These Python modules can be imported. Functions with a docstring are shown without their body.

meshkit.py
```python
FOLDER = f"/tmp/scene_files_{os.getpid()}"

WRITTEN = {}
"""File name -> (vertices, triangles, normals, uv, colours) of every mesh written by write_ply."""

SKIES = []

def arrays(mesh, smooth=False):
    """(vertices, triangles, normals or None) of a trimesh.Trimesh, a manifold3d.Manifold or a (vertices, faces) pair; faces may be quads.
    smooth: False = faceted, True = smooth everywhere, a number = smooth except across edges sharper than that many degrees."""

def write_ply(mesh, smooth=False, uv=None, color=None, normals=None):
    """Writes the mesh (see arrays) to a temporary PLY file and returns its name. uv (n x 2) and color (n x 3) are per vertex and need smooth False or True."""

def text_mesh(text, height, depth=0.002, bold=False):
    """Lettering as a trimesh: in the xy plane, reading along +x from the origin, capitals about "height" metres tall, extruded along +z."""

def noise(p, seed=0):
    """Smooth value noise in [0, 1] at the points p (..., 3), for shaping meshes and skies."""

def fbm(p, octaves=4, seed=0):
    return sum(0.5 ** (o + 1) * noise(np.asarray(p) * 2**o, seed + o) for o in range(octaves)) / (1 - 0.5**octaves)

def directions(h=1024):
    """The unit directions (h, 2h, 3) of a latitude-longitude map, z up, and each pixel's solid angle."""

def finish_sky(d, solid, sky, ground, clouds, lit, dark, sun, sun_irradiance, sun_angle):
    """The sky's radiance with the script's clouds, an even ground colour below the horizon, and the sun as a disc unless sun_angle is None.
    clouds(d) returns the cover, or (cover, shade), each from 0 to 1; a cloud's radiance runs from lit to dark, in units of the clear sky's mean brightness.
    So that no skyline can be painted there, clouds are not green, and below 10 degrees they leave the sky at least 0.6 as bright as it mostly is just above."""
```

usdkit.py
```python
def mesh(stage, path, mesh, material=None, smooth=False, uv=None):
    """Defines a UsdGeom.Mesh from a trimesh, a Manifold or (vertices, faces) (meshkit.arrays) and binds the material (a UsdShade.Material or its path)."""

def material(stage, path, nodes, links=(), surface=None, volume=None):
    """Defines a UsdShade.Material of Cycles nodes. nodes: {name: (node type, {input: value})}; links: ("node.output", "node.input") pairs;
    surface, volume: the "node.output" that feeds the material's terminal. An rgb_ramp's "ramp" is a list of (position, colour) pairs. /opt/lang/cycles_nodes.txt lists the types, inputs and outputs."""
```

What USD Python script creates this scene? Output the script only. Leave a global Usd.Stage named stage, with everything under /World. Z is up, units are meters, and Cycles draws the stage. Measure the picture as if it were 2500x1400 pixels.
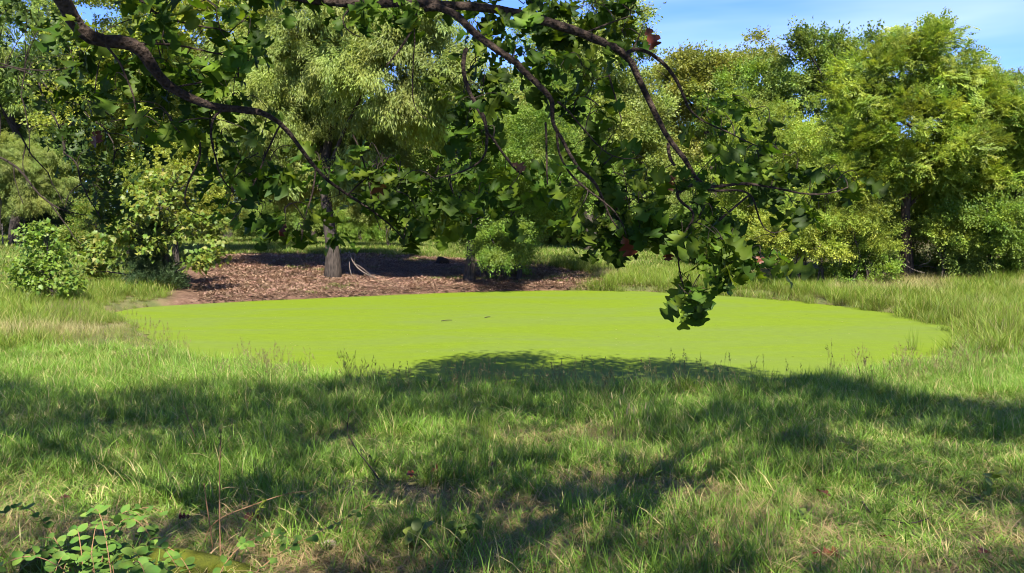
import math, random
import numpy as np, trimesh, usdkit, meshkit
from scipy.spatial.transform import Rotation as R
from scipy.spatial import cKDTree
from scipy.interpolate import splprep, splev, PchipInterpolator
from shapely.geometry import Polygon
import shapely
from pxr import Usd, UsdGeom, UsdLux, UsdShade, Sdf, Gf, Vt

random.seed(3)
np.random.seed(3)
stage = Usd.Stage.CreateInMemory()
UsdGeom.SetStageUpAxis(stage, 'Z')
UsdGeom.SetStageMetersPerUnit(stage, 1.0)
UsdGeom.Xform.Define(stage, '/World')
UsdGeom.Scope.Define(stage, '/World/Looks')

# ------------------------------------------------------------------ camera, sky, sun, exposure
FPX, EYE, HORIZON = 2165.0, 1.65, 540.0            # focal length in photo pixels (2500 wide), eye height, horizon row
PITCH = math.atan((700 - HORIZON) / FPX)
cam = UsdGeom.Camera.Define(stage, '/World/camera')
cam.AddTranslateOp().Set((0, 0, EYE))
cam.AddRotateXOp().Set(90 - math.degrees(PITCH))
cam.CreateHorizontalApertureAttr(36.0)
cam.CreateFocalLengthAttr(36.0 * FPX / 2500)
cam.CreateClippingRangeAttr((0.05, 5000))
cam.CreateFStopAttr(0.0)
cam.CreateExposureAttr(2.55)

SUN_EL, SUN_AZ = math.radians(51), math.atan2(0.12, -0.99)     # sun high, behind the camera
SUN = np.array([math.cos(SUN_EL) * math.sin(SUN_AZ), math.cos(SUN_EL) * math.cos(SUN_AZ), math.sin(SUN_EL)])
sky = UsdLux.DomeLight.Define(stage, '/World/sky')
sky.GetPrim().SetCustomDataByKey('kind', 'structure')
usdkit.material(stage, '/World/Looks/sky_air', {
    'sky': ('sky_texture', {'sky_type': 'single_scattering', 'sun_disc': False, 'sun_elevation': SUN_EL, 'sun_rotation': SUN_AZ, 'air_density': 1.0, 'aerosol_density': 0.15, 'ozone_density': 4.0}),
    'tc': ('texture_coordinate', {}),
    'map': ('mapping', {'scale': (1.0, 2.2, 9.0), 'rotation': (0.05, 0.12, 0.5)}),
    'n': ('noise_texture', {'scale': 1.5, 'detail': 4.0, 'roughness': 0.5}),
    'r': ('map_range', {'from_min': 0.46, 'from_max': 0.75, 'to_min': 0.0, 'to_max': 0.22, 'clamp': True}),
    'mix': ('mix_color', {'b': (5.5, 5.7, 6.0), 'use_clamp': False}),
    'hs': ('mix_color', {'blend_type': 'multiply', 'fac': 1.0, 'b': (0.33, 0.43, 0.78), 'use_clamp': False}),
    'bg': ('background_shader', {'strength': 0.066})},
    [('tc.generated', 'map.vector'), ('map.vector', 'n.vector'), ('n.fac', 'r.value'), ('r.result', 'mix.fac'), ('sky.color', 'hs.a'), ('hs.result', 'mix.a'), ('mix.result', 'bg.color')],
    surface='bg.background')
UsdShade.MaterialBindingAPI.Apply(sky.GetPrim()).Bind(UsdShade.Material.Get(stage, '/World/Looks/sky_air'))
sun = UsdLux.DistantLight.Define(stage, '/World/sun')
sun.CreateNormalizeAttr(True)
sun.CreateIntensityAttr(0.74)
sun.CreateAngleAttr(0.53)
sun.CreateColorAttr((1.0, 0.95, 0.86))
_x = np.cross([0, 0, 1.0], SUN); _x /= np.linalg.norm(_x)
_y = np.cross(SUN, _x)
sun.AddTransformOp().Set(Gf.Matrix4d(*_x, 0, *_y, 0, *SUN, 0, 0, 0, 0, 1))

# ------------------------------------------------------------------ helpers
CP, SP = math.cos(PITCH), math.sin(PITCH)


def at(px, py, Y):
    """The point of the place seen at photo pixel (px, py) whose distance ahead is Y metres."""
    u, v = (px - 1250) / FPX, (700 - py) / FPX
    fy, fz = CP + v * SP, -SP + v * CP
    t = Y / fy
    return np.array([u * t, Y, EYE + fz * t])


def on_level(px, py, z):
    u, v = (px - 1250) / FPX, (700 - py) / FPX
    fy, fz = CP + v * SP, -SP + v * CP
    t = (z - EYE) / fz
    return np.array([u * t, fy * t, z])


COUNT = {}


def numbered(parent, name):
    key = parent + '/' + name
    n = COUNT.get(key, -1) + 1
    COUNT[key] = n
    return key if n == 0 else f'{key}_{n:03d}'


def tag(prim, label=None, cat=None, group=None, kind=None):
    for k, v in (('label', label), ('category', cat), ('group', group), ('kind', kind)):
        if v:
            prim.SetCustomDataByKey(k, v)
    return prim


def thing(name, label, cat, loc=(0, 0, 0), rz=0, group=None):
    x = UsdGeom.Xform.Define(stage, numbered('/World', name))
    x.AddTranslateOp().Set(tuple(map(float, loc)))
    if rz:
        x.AddRotateZOp().Set(math.degrees(rz))
    return tag(x.GetPrim(), label, cat, group)


def look(name):
    return UsdShade.Material.Get(stage, '/World/Looks/' + name)


def put(name, vf, mat, parent=None, attrs=None, smooth=False, path=None):
    """One Mesh prim; attrs: per-vertex floats that its material reads."""
    path = path or numbered(str(parent.GetPath()) if parent else '/World', name)
    m = usdkit.mesh(stage, path, (vf[0], vf[1]), look(mat), smooth=smooth)
    for k, a in (attrs or {}).items():
        UsdGeom.PrimvarsAPI(m).CreatePrimvar(k, Sdf.ValueTypeNames.FloatArray, 'vertex').Set(Vt.FloatArray.FromNumpy(np.asarray(a, np.float32)))
    return m.GetPrim()


def join(parts):
    """(verts, faces, tint) joined from a list of such triples."""
    n, V, Fs, T = 0, [], [], []
    for v, f, t in parts:
        V.append(v); Fs.append(np.asarray(f) + n); T.append(np.broadcast_to(t, len(v))); n += len(v)
    return np.vstack(V), np.vstack(Fs), np.concatenate(T)


def smooth_path(pts, n):
    p = np.asarray(pts, float)
    if len(p) < 3:
        return np.linspace(p[0], p[-1], n)
    tck, _ = splprep(p.T, s=0, k=min(3, len(p) - 1))
    return np.array(splev(np.linspace(0, 1, n), tck)).T


def tube(pts, radii, sides=7, rough=0.0, seed=0):
    p = np.asarray(pts, float)
    r = np.broadcast_to(np.asarray(radii, float), len(p)) if np.ndim(radii) == 0 else np.interp(np.linspace(0, 1, len(p)), np.linspace(0, 1, len(radii)), radii)
    d = np.gradient(p, axis=0)
    d /= np.linalg.norm(d, axis=1, keepdims=True) + 1e-9
    ref = np.array([0.31, 0.2, 0.93]) if abs(d[:, 2]).mean() < 0.8 else np.array([1.0, 0.1, 0.05])
    a = np.cross(d, ref); a /= np.linalg.norm(a, axis=1, keepdims=True) + 1e-9
    b = np.cross(d, a)
    th = np.arange(sides) / sides * 2 * math.pi
    ring = p[:, None] + (r[:, None, None]) * (np.cos(th)[None, :, None] * a[:, None] + np.sin(th)[None, :, None] * b[:, None])
    if rough:
        n = meshkit.fbm(ring / (np.median(r) * 1.2) + seed * 7.3, 3) - 0.5
        ring = p[:, None] + (ring - p[:, None]) * (1 + rough * 2 * n[..., None])
    v = ring.reshape(-1, 3)
    i, j = np.meshgrid(np.arange(len(p) - 1), np.arange(sides), indexing='ij')
    k = (j + 1) % sides
    q = np.stack([i * sides + j, i * sides + k, (i + 1) * sides + k, (i + 1) * sides + j], -1).reshape(-1, 4)
    f = np.vstack([q[:, [0, 1, 2]], q[:, [0, 2, 3]]])
    v = np.vstack([v, p[0], p[-1]])
    c0, c1 = len(v) - 2, len(v) - 1
    jj = np.arange(sides); kk = (jj + 1) % sides
    f = np.vstack([f, np.stack([np.full(sides, c0), kk, jj], 1), np.stack([np.full(sides, c1), (len(p) - 1) * sides + jj, (len(p) - 1) * sides + kk], 1)])
    return v, f, np.zeros(len(v))


def frames(d, up):
    """Rotation matrices (n,3,3) whose columns are x = d, z near up."""
    d = d / (np.linalg.norm(d, axis=1, keepdims=True) + 1e-9)
    y = np.cross(up, d); y /= np.linalg.norm(y, axis=1, keepdims=True) + 1e-9
    z = np.cross(d, y)
    return np.stack([d, y, z], -1)


def unit(rng, n):
    v = rng.normal(size=(n, 3))
    return v / np.linalg.norm(v, axis=1, keepdims=True)


def place(shape, M, pos, scale, tint):
    """Copies of a small shape (v, f) as one (verts, faces, tint)."""
    v, f = shape
    n = len(pos)
    V = np.einsum('nij,nkj->nki', M, v[None] * np.asarray(scale).reshape(n, -1)[:, None]) + pos[:, None]
    Fa = f[None] + (np.arange(n) * len(v))[:, None, None]
    return V.reshape(-1, 3), Fa.reshape(-1, 3), np.repeat(tint, len(v))


SOURCE = '/World/foliage_source'
stage.CreateClassPrim(SOURCE)


def source(name, vft, mat, extra=None):
    path = numbered(SOURCE, name)
    at_ = {'tint': vft[2]}
    at_.update(extra or {})
    put(None, vft, mat, path=path, attrs=at_)
    return path


def scatter(name, parent, sources, pos, rot, scale, idx, kind='stuff', piece='spray', label=None, cat=None):
    """A PointInstancer of the given sources; rot is a scipy Rotation."""
    path = numbered(str(parent.GetPath()) if parent else '/World', name)
    pi = UsdGeom.PointInstancer.Define(stage, path)
    targets = []
    for k, s in enumerate(sources):
        p = stage.DefinePrim(f'{path}/{piece}' + (f'_{k:03d}' if k else ''), 'Mesh')
        p.GetReferences().AddInternalReference(s)
        targets.append(p.GetPath())
    pi.CreatePrototypesRel().SetTargets(targets)
    pi.CreatePositionsAttr(Vt.Vec3fArray.FromNumpy(np.asarray(pos, np.float32)))
    q = rot.as_quat()
    pi.CreateOrientationsAttr(Vt.QuathArray([Gf.Quath(float(w), float(x), float(y), float(z)) for x, y, z, w in q]))
    sc = np.asarray(scale, np.float32)
    if sc.ndim == 1:
        sc = np.repeat(sc[:, None], 3, 1)
    pi.CreateScalesAttr(Vt.Vec3fArray.FromNumpy(sc))
    pi.CreateProtoIndicesAttr(Vt.IntArray.FromNumpy(np.asarray(idx, np.int32)))
    return tag(pi.GetPrim(), label, cat, None, kind)


# ------------------------------------------------------------------ materials
def leaf_mat(name, c0, c1, c2, trans=0.43, rough=0.5, spec=0.35, nscale=0.5, vary=0.35, sat=1.0):
    usdkit.material(stage, '/World/Looks/' + name, {
        'a': ('attribute', {'attribute': 'tint'}),
        'ramp': ('rgb_ramp', {'ramp': [(0.0, c0), (0.5, c1), (1.0, c2)]}),
        'g': ('geometry', {}),
        'n': ('noise_texture', {'scale': nscale, 'detail': 3.0}),
        'mr': ('map_range', {'from_min': 0.3, 'from_max': 0.7, 'to_min': 1 - vary, 'to_max': 1 + vary, 'clamp': True}),
        'n2': ('noise_texture', {'scale': nscale * 2.7, 'detail': 2.0}),
        'mh': ('map_range', {'from_min': 0.3, 'from_max': 0.7, 'to_min': 0.475, 'to_max': 0.52, 'clamp': True}),
        'h': ('hsv', {'saturation': sat}),
        'tr': ('mix_color', {'blend_type': 'multiply', 'fac': 1.0, 'b': (1.25, 1.2, 0.55), 'use_clamp': False}),
        'p': ('principled_bsdf', {'roughness': rough, 'specular_ior_level': spec}),
        't': ('translucent_bsdf', {}),
        'm': ('mix_closure', {'fac': trans})},
        [('a.fac', 'ramp.fac'), ('g.position', 'n.vector'), ('n.fac', 'mr.value'), ('g.position', 'n2.vector'), ('n2.fac', 'mh.value'), ('mh.result', 'h.hue'), ('mr.result', 'h.value'),
         ('ramp.color', 'h.color'), ('h.color', 'p.base_color'), ('h.color', 'tr.a'), ('tr.result', 't.color'), ('p.BSDF', 'm.closure1'), ('t.BSDF', 'm.closure2')], surface='m.closure')


leaf_mat('leaf_oak', (0.026, 0.056, 0.005), (0.052, 0.102, 0.008), (0.135, 0.200, 0.018), trans=0.50, rough=0.55, spec=0.18, nscale=1.5)
leaf_mat('leaf_dead', (0.060, 0.018, 0.007), (0.100, 0.030, 0.010), (0.150, 0.060, 0.022), trans=0.25, nscale=3)
leaf_mat('leaf_pin_oak', (0.018, 0.036, 0.005), (0.028, 0.055, 0.007), (0.050, 0.085, 0.010), trans=0.35, rough=0.5, spec=0.2, nscale=1.5)
leaf_mat('leaf_pale', (0.1500, 0.2000, 0.0400), (0.2050, 0.2600, 0.0540), (0.2750, 0.3150, 0.0800), nscale=0.35)
leaf_mat('leaf_yellow_green', (0.1482, 0.1976, 0.0272), (0.2223, 0.2655, 0.0346), (0.3211, 0.3334, 0.0494), nscale=0.5)
leaf_mat('leaf_bright', (0.095, 0.165, 0.020), (0.140, 0.220, 0.026), (0.200, 0.280, 0.038), nscale=0.6)
leaf_mat('leaf_mid', (0.1137, 0.1787, 0.0325), (0.1625, 0.2356, 0.0422), (0.2438, 0.3087, 0.0569), nscale=0.4)
leaf_mat('leaf_olive', (0.1420, 0.1644, 0.0329), (0.2018, 0.2242, 0.0419), (0.2766, 0.2840, 0.0568), nscale=0.4)
leaf_mat('leaf_deep', (0.085, 0.130, 0.022), (0.125, 0.180, 0.030), (0.170, 0.225, 0.040), nscale=0.5)
leaf_mat('leaf_debris', (0.03, 0.03, 0.01), (0.16, 0.17, 0.05), (0.34, 0.32, 0.16), trans=0.1)
leaf_mat('leaf_litter', (0.065, 0.034, 0.020), (0.125, 0.070, 0.042), (0.280, 0.185, 0.125), trans=0.1, nscale=1.2)
leaf_mat('leaf_autumn', (0.145, 0.220, 0.026), (0.215, 0.290, 0.036), (0.310, 0.350, 0.052), nscale=0.6)
leaf_mat('leaf_cedar', (0.0216, 0.0432, 0.0144), (0.0360, 0.0660, 0.0192), (0.0600, 0.0960, 0.0240), trans=0.1, nscale=1.0)
leaf_mat('leaf_sapling', (0.090, 0.165, 0.018), (0.125, 0.205, 0.024), (0.180, 0.250, 0.036), nscale=2.0)
leaf_mat('leaf_sycamore', (0.085, 0.150, 0.016), (0.130, 0.185, 0.024), (0.240, 0.215, 0.045), nscale=0.9)
leaf_mat('leaf_shrub', (0.060, 0.130, 0.020), (0.090, 0.170, 0.026), (0.135, 0.220, 0.040), trans=0.35, nscale=9, vary=0.3, rough=0.6, spec=0.2)


def grass_mat(name, base, low, high, dry, dry_lo, dry_hi, trans=0.35, nscale=0.35, rough=0.45, spec=0.35):
    """Blades: coloured from root to tip, with dry blades among them (tint near 1) and dry patches by noise in the place."""
    usdkit.material(stage, '/World/Looks/' + name, {
        'a': ('attribute', {'attribute': 'tint'}),
        'hh': ('attribute', {'attribute': 'up'}),
        'ramp': ('rgb_ramp', {'ramp': [(0.0, low), (0.75, high), (0.86, dry), (1.0, dry)]}),
        'mixh': ('mix_color', {'a': base, 'use_clamp': False}),
        'hr': ('map_range', {'from_min': 0.0, 'from_max': 0.45, 'to_min': 0.0, 'to_max': 1.0, 'clamp': True}),
        'g': ('geometry', {}),
        'n': ('noise_texture', {'scale': nscale, 'detail': 4.0, 'roughness': 0.6}),
        'mr': ('map_range', {'from_min': dry_lo, 'from_max': dry_hi, 'to_min': 0.0, 'to_max': 0.6, 'clamp': True}),
        'mixd': ('mix_color', {'b': dry, 'use_clamp': False}),
        'n2': ('noise_texture', {'scale': nscale * 4, 'detail': 3.0}),
        'mv': ('map_range', {'from_min': 0.3, 'from_max': 0.7, 'to_min': 0.72, 'to_max': 1.25, 'clamp': True}),
        'h': ('hsv', {}),
        'tr': ('mix_color', {'blend_type': 'multiply', 'fac': 1.0, 'b': (1.2, 1.2, 0.6), 'use_clamp': False}),
        'p': ('principled_bsdf', {'roughness': rough, 'specular_ior_level': spec}),
        't': ('translucent_bsdf', {}),
        'm': ('mix_closure', {'fac': trans})},
        [('a.fac', 'ramp.fac'), ('hh.fac', 'hr.value'), ('hr.result', 'mixh.fac'), ('ramp.color', 'mixh.b'), ('g.position', 'n.vector'), ('n.fac', 'mr.value'), ('mr.result', 'mixd.fac'),
         ('mixh.result', 'mixd.a'), ('g.position', 'n2.vector'), ('n2.fac', 'mv.value'), ('mixd.result', 'h.color'), ('mv.result', 'h.value'), ('h.color', 'p.base_color'), ('h.color', 'tr.a'),
         ('tr.result', 't.color'), ('p.BSDF', 'm.closure1'), ('t.BSDF', 'm.closure2')], surface='m.closure')


DRY = (0.33, 0.26, 0.12)
grass_mat('grass_lawn', (0.120, 0.120, 0.030), (0.094, 0.185, 0.020), (0.172, 0.280, 0.036), (0.40, 0.33, 0.15), 0.59, 0.86, spec=0.2)
grass_mat('grass_thatch', (0.1600, 0.1000, 0.0500), (0.1700, 0.1300, 0.0500), (0.2700, 0.2000, 0.0900), (0.3600, 0.2500, 0.1300), 0.4, 0.7)
grass_mat('grass_rim', (0.120, 0.115, 0.030), (0.100, 0.165, 0.020), (0.180, 0.245, 0.036), (0.34, 0.26, 0.12), 0.5, 0.8, nscale=0.6, spec=0.2)
grass_mat('grass_bank', (0.090, 0.080, 0.020), (0.090, 0.150, 0.014), (0.165, 0.220, 0.024), (0.32, 0.27, 0.10), 0.58, 0.9, nscale=0.3, spec=0.2)
grass_mat('grass_meadow', (0.090, 0.090, 0.024), (0.080, 0.140, 0.018), (0.140, 0.200, 0.028), (0.30, 0.27, 0.10), 0.56, 0.85, nscale=0.12, spec=0.2)
grass_mat('grass_dry', (0.16, 0.13, 0.05), (0.22, 0.19, 0.07), (0.30, 0.27, 0.11), (0.36, 0.31, 0.15), 0.4, 0.8, nscale=0.6, spec=0.2)
grass_mat('seed_head', (0.09, 0.10, 0.03), (0.10, 0.13, 0.03), (0.15, 0.17, 0.05), (0.17, 0.14, 0.06), 0.4, 0.8, nscale=1)


def bark_mat(name, dark, light, scale=9.0, rough=0.85, stretch=(1, 1, 0.22)):
    usdkit.material(stage, '/World/Looks/' + name, {
        'g': ('geometry', {}),
        'map': ('mapping', {'scale': stretch}),
        'v': ('voronoi_texture', {'scale': scale, 'feature': 'f1', 'randomness': 1.0}),
        'n': ('noise_texture', {'scale': scale * 2.2, 'detail': 6.0, 'roughness': 0.65}),
        'mx': ('math', {'math_type': 'multiply'}),
        'r': ('rgb_ramp', {'ramp': [(0.05, dark), (0.45, tuple(0.5 * (a + b) for a, b in zip(dark, light))), (0.8, light)]}),
        'b': ('bump', {'strength': 0.9, 'distance': 0.03}),
        'p': ('principled_bsdf', {'roughness': rough, 'specular_ior_level': 0.2})},
        [('g.position', 'map.vector'), ('map.vector', 'v.vector'), ('map.vector', 'n.vector'), ('v.distance', 'mx.value1'), ('n.fac', 'mx.value2'), ('mx.value', 'r.fac'), ('r.color', 'p.base_color'),
         ('mx.value', 'b.height'), ('b.normal', 'p.normal')], surface='p.BSDF')


bark_mat('bark_oak', (0.012, 0.008, 0.006), (0.120, 0.080, 0.058), 60.0, stretch=(0.8, 0.8, 0.8))
bark_mat('bark_grey', (0.018, 0.014, 0.011), (0.095, 0.074, 0.058), 16.0)
bark_mat('bark_brown', (0.035, 0.024, 0.017), (0.180, 0.122, 0.085), 16.0)
bark_mat('twig_pale', (0.10, 0.08, 0.06), (0.24, 0.20, 0.16), 14.0)
bark_mat('twig_dark', (0.022, 0.016, 0.012), (0.075, 0.055, 0.042), 60.0)
bark_mat('dry_stalk', (0.20, 0.10, 0.05), (0.42, 0.26, 0.14), 40.0)
bark_mat('green_stem', (0.10, 0.12, 0.03), (0.20, 0.22, 0.07), 40.0)
bark_mat('stone', (0.20, 0.16, 0.13), (0.45, 0.38, 0.31), 14.0, stretch=(1, 1, 1))

usdkit.material(stage, '/World/Looks/moss', {
    'g': ('geometry', {}), 'n': ('noise_texture', {'scale': 9.0, 'detail': 5.0, 'roughness': 0.7}), 'n2': ('noise_texture', {'scale': 130.0, 'detail': 3.0}),
    'r': ('rgb_ramp', {'ramp': [(0.30, (0.03, 0.022, 0.012)), (0.42, (0.055, 0.065, 0.010)), (0.62, (0.085, 0.095, 0.010))]}),
    'b': ('bump', {'strength': 1.0, 'distance': 0.02}), 'p': ('principled_bsdf', {'roughness': 0.95, 'specular_ior_level': 0.1})},
    [('g.position', 'n.vector'), ('g.position', 'n2.vector'), ('n.fac', 'r.fac'), ('r.color', 'p.base_color'), ('n2.fac', 'b.height'), ('b.normal', 'p.normal')], surface='p.BSDF')

usdkit.material(stage, '/World/Looks/soil', {
    'g': ('geometry', {}),
    'lit': ('attribute', {'attribute': 'litter'}),
    'n': ('noise_texture', {'scale': 1.3, 'detail': 6.0, 'roughness': 0.65}),
    'r': ('rgb_ramp', {'ramp': [(0.3, (0.045, 0.060, 0.018)), (0.5, (0.085, 0.085, 0.03)), (0.72, (0.14, 0.10, 0.055))]}),
    'nl': ('noise_texture', {'scale': 5.0, 'detail': 6.0, 'roughness': 0.75}),
    'rl': ('rgb_ramp', {'ramp': [(0.3, (0.050, 0.027, 0.017)), (0.52, (0.095, 0.055, 0.035)), (0.72, (0.16, 0.105, 0.07))]}),
    'm': ('mix_color', {'use_clamp': False}),
    'b': ('bump', {'strength': 0.8, 'distance': 0.05}),
    'p': ('principled_bsdf', {'roughness': 0.95, 'specular_ior_level': 0.1})},
    [('g.position', 'n.vector'), ('g.position', 'nl.vector'), ('n.fac', 'r.fac'), ('nl.fac', 'rl.fac'), ('r.color', 'm.a'), ('rl.color', 'm.b'), ('lit.fac', 'm.fac'), ('m.result', 'p.base_color'),
     ('nl.fac', 'b.height'), ('b.normal', 'p.normal')], surface='p.BSDF')

usdkit.material(stage, '/World/Looks/pond_water', {'p': ('principled_bsdf', {'base_color': (0.02, 0.03, 0.012), 'roughness': 0.08})}, surface='p.BSDF')
usdkit.material(stage, '/World/Looks/duckweed', {
    'g': ('geometry', {}),
    'fine': ('noise_texture', {'scale': 38.0, 'detail': 4.0, 'roughness': 0.7}),
    'v': ('voronoi_texture', {'scale': 14.0}),
    'mid': ('mapping', {'scale': (0.5, 1.4, 1.0), 'rotation': (0, 0, 0.25)}),
    'big': ('noise_texture', {'scale': 0.45, 'detail': 5.0, 'roughness': 0.62, 'distortion': 0.6}),
    'rf': ('rgb_ramp', {'ramp': [(0.25, (0.078, 0.115, 0.0026)), (0.5, (0.102, 0.148, 0.0034)), (0.78, (0.122, 0.169, 0.006))]}),
    'rb': ('map_range', {'from_min': 0.42, 'from_max': 0.72, 'to_min': 0.0, 'to_max': 0.8, 'clamp': True}),
    'm': ('mix_color', {'b': (0.096, 0.132, 0.022), 'use_clamp': False}),
    'md': ('noise_texture', {'scale': 5.0, 'detail': 5.0, 'roughness': 0.7}),
    'rm': ('map_range', {'from_min': 0.35, 'from_max': 0.7, 'to_min': 0.88, 'to_max': 1.0, 'clamp': True}),
    'hm': ('hsv', {}),
    'spk': ('map_range', {'from_min': 0.16, 'from_max': 0.04, 'to_min': 0.0, 'to_max': 0.6, 'clamp': True}),
    'm2': ('mix_color', {'b': (0.15, 0.165, 0.04), 'use_clamp': False}),
    'b': ('bump', {'strength': 0.5, 'distance': 0.006}),
    'p': ('principled_bsdf', {'roughness': 0.7, 'specular_ior_level': 0.18})},
    [('g.position', 'fine.vector'), ('g.position', 'v.vector'), ('g.position', 'mid.vector'), ('mid.vector', 'big.vector'), ('fine.fac', 'rf.fac'), ('big.fac', 'rb.value'), ('rb.result', 'm.fac'),
     ('rf.color', 'm.a'), ('v.distance', 'spk.value'), ('spk.result', 'm2.fac'), ('m.result', 'm2.a'), ('g.position', 'md.vector'), ('md.fac', 'rm.value'), ('rm.result', 'hm.value'), ('m2.result', 'hm.color'), ('hm.color', 'p.base_color'), ('fine.fac', 'b.height'), ('b.normal', 'p.normal')], surface='p.BSDF')

# ------------------------------------------------------------------ ground, pond
POND_Z = -0.86
shore_px = [(272, 757), (400, 748), (600, 737), (800, 728), (1000, 719), (1200, 712), (1400, 709), (1600, 713), (1750, 719), (1900, 731), (2050, 748), (2200, 770), (2300, 793), (2368, 822),
            (2345, 862), (2200, 900), (1900, 945), (1600, 968), (1300, 975), (1000, 968), (760, 940), (560, 902), (420, 852), (320, 798)]
sp = np.array([on_level(x, y, POND_Z)[:2] for x, y in shore_px])
tck, _ = splprep(np.vstack([sp, sp[:1]]).T, s=0.6, per=True)
shore = np.array(splev(np.linspace(0, 1, 400, endpoint=False), tck)).T
shore += (meshkit.fbm(np.c_[shore * 1.3, np.zeros(len(shore))], 3)[:, None] - 0.5) * 0.5
POND = Polygon(shore)
shapely.prepare(POND)
shore_line = np.array([POND.exterior.interpolate(t, normalized=True).coords[0] for t in np.linspace(0, 1, 1200, endpoint=False)])
shore_tree = cKDTree(shore_line)
def shore_distance(x, y):
    p = np.stack([x, y], -1).reshape(-1, 2)
    d = shore_tree.query(p)[0]
    d = np.where(shapely.contains_xy(POND, p[:, 0], p[:, 1]), -d, d)
    return d.reshape(np.shape(x))


def ground_z(x, y):
    x, y = np.asarray(x, float), np.asarray(y, float)
    d = shore_distance(x, y)
    z = np.interp(d, [-3, -0.4, 0, 0.28, 3, 6, 10, 14, 20, 40, 120, 600], [-1.5, -1.05, -0.90, -0.70, -0.62, -0.47, -0.14, 0.0, 0.14, 0.42, 0.7, 1.5])
    n = meshkit.fbm(np.stack([x * 0.35, y * 0.35, x * 0], -1), 3, seed=5) - 0.5
    return z + n * 0.16 * np.clip(d / 2, 0, 1)


def ground_hit(px, py):
    """Where the line of sight through a photo pixel first meets the ground."""
    y_ = np.linspace(3, 90, 1400)
    p = np.array([at(px, py, yy) for yy in (3.0, 90.0)])
    w = (y_ - 3.0) / 87.0
    q_ = p[0] * (1 - w[:, None]) + p[1] * w[:, None]
    below = np.nonzero(q_[:, 2] < np.maximum(ground_z(q_[:, 0], q_[:, 1]), POND_Z))[0]
    return q_[below[0]] if len(below) else q_[-1]


LITTER = Polygon([ground_hit(x, y)[:2] for x, y in [(455, 738), (800, 722), (1100, 711), (1350, 704), (1450, 690), (1400, 668), (1300, 655), (1150, 641), (900, 624), (600, 624), (480, 655)]]).buffer(0.3)
shapely.prepare(LITTER)


def axis(lo, hi, a, b, fine):
    core = np.arange(a, b, fine)
    left = a - np.cumsum(fine * 1.18 ** np.arange(1, 60)); left = left[left > lo]
    right = core[-1] + np.cumsum(fine * 1.18 ** np.arange(1, 60)); right = right[right < hi]
    return np.concatenate([[lo], left[::-1], core, right, [hi]])


gx, gy = axis(-600, 600, -20, 20, 0.22), axis(-80, 900, -2, 44, 0.22)
GX, GY = np.meshgrid(gx, gy, indexing='ij')
GZ = ground_z(GX, GY)
nx, ny = GX.shape
ii, jj = np.meshgrid(np.arange(nx - 1), np.arange(ny - 1), indexing='ij')
q = np.stack([ii * ny + jj, (ii + 1) * ny + jj, (ii + 1) * ny + jj + 1, ii * ny + jj + 1], -1).reshape(-1, 4)
gv = np.stack([GX, GY, GZ], -1).reshape(-1, 3)
inlit = shapely.contains_xy(LITTER, gv[:, 0], gv[:, 1])
dl = shapely.distance(LITTER, shapely.points(gv[:, :2]))
litw = np.clip(1 - dl / 0.6, 0, 1)
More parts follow.
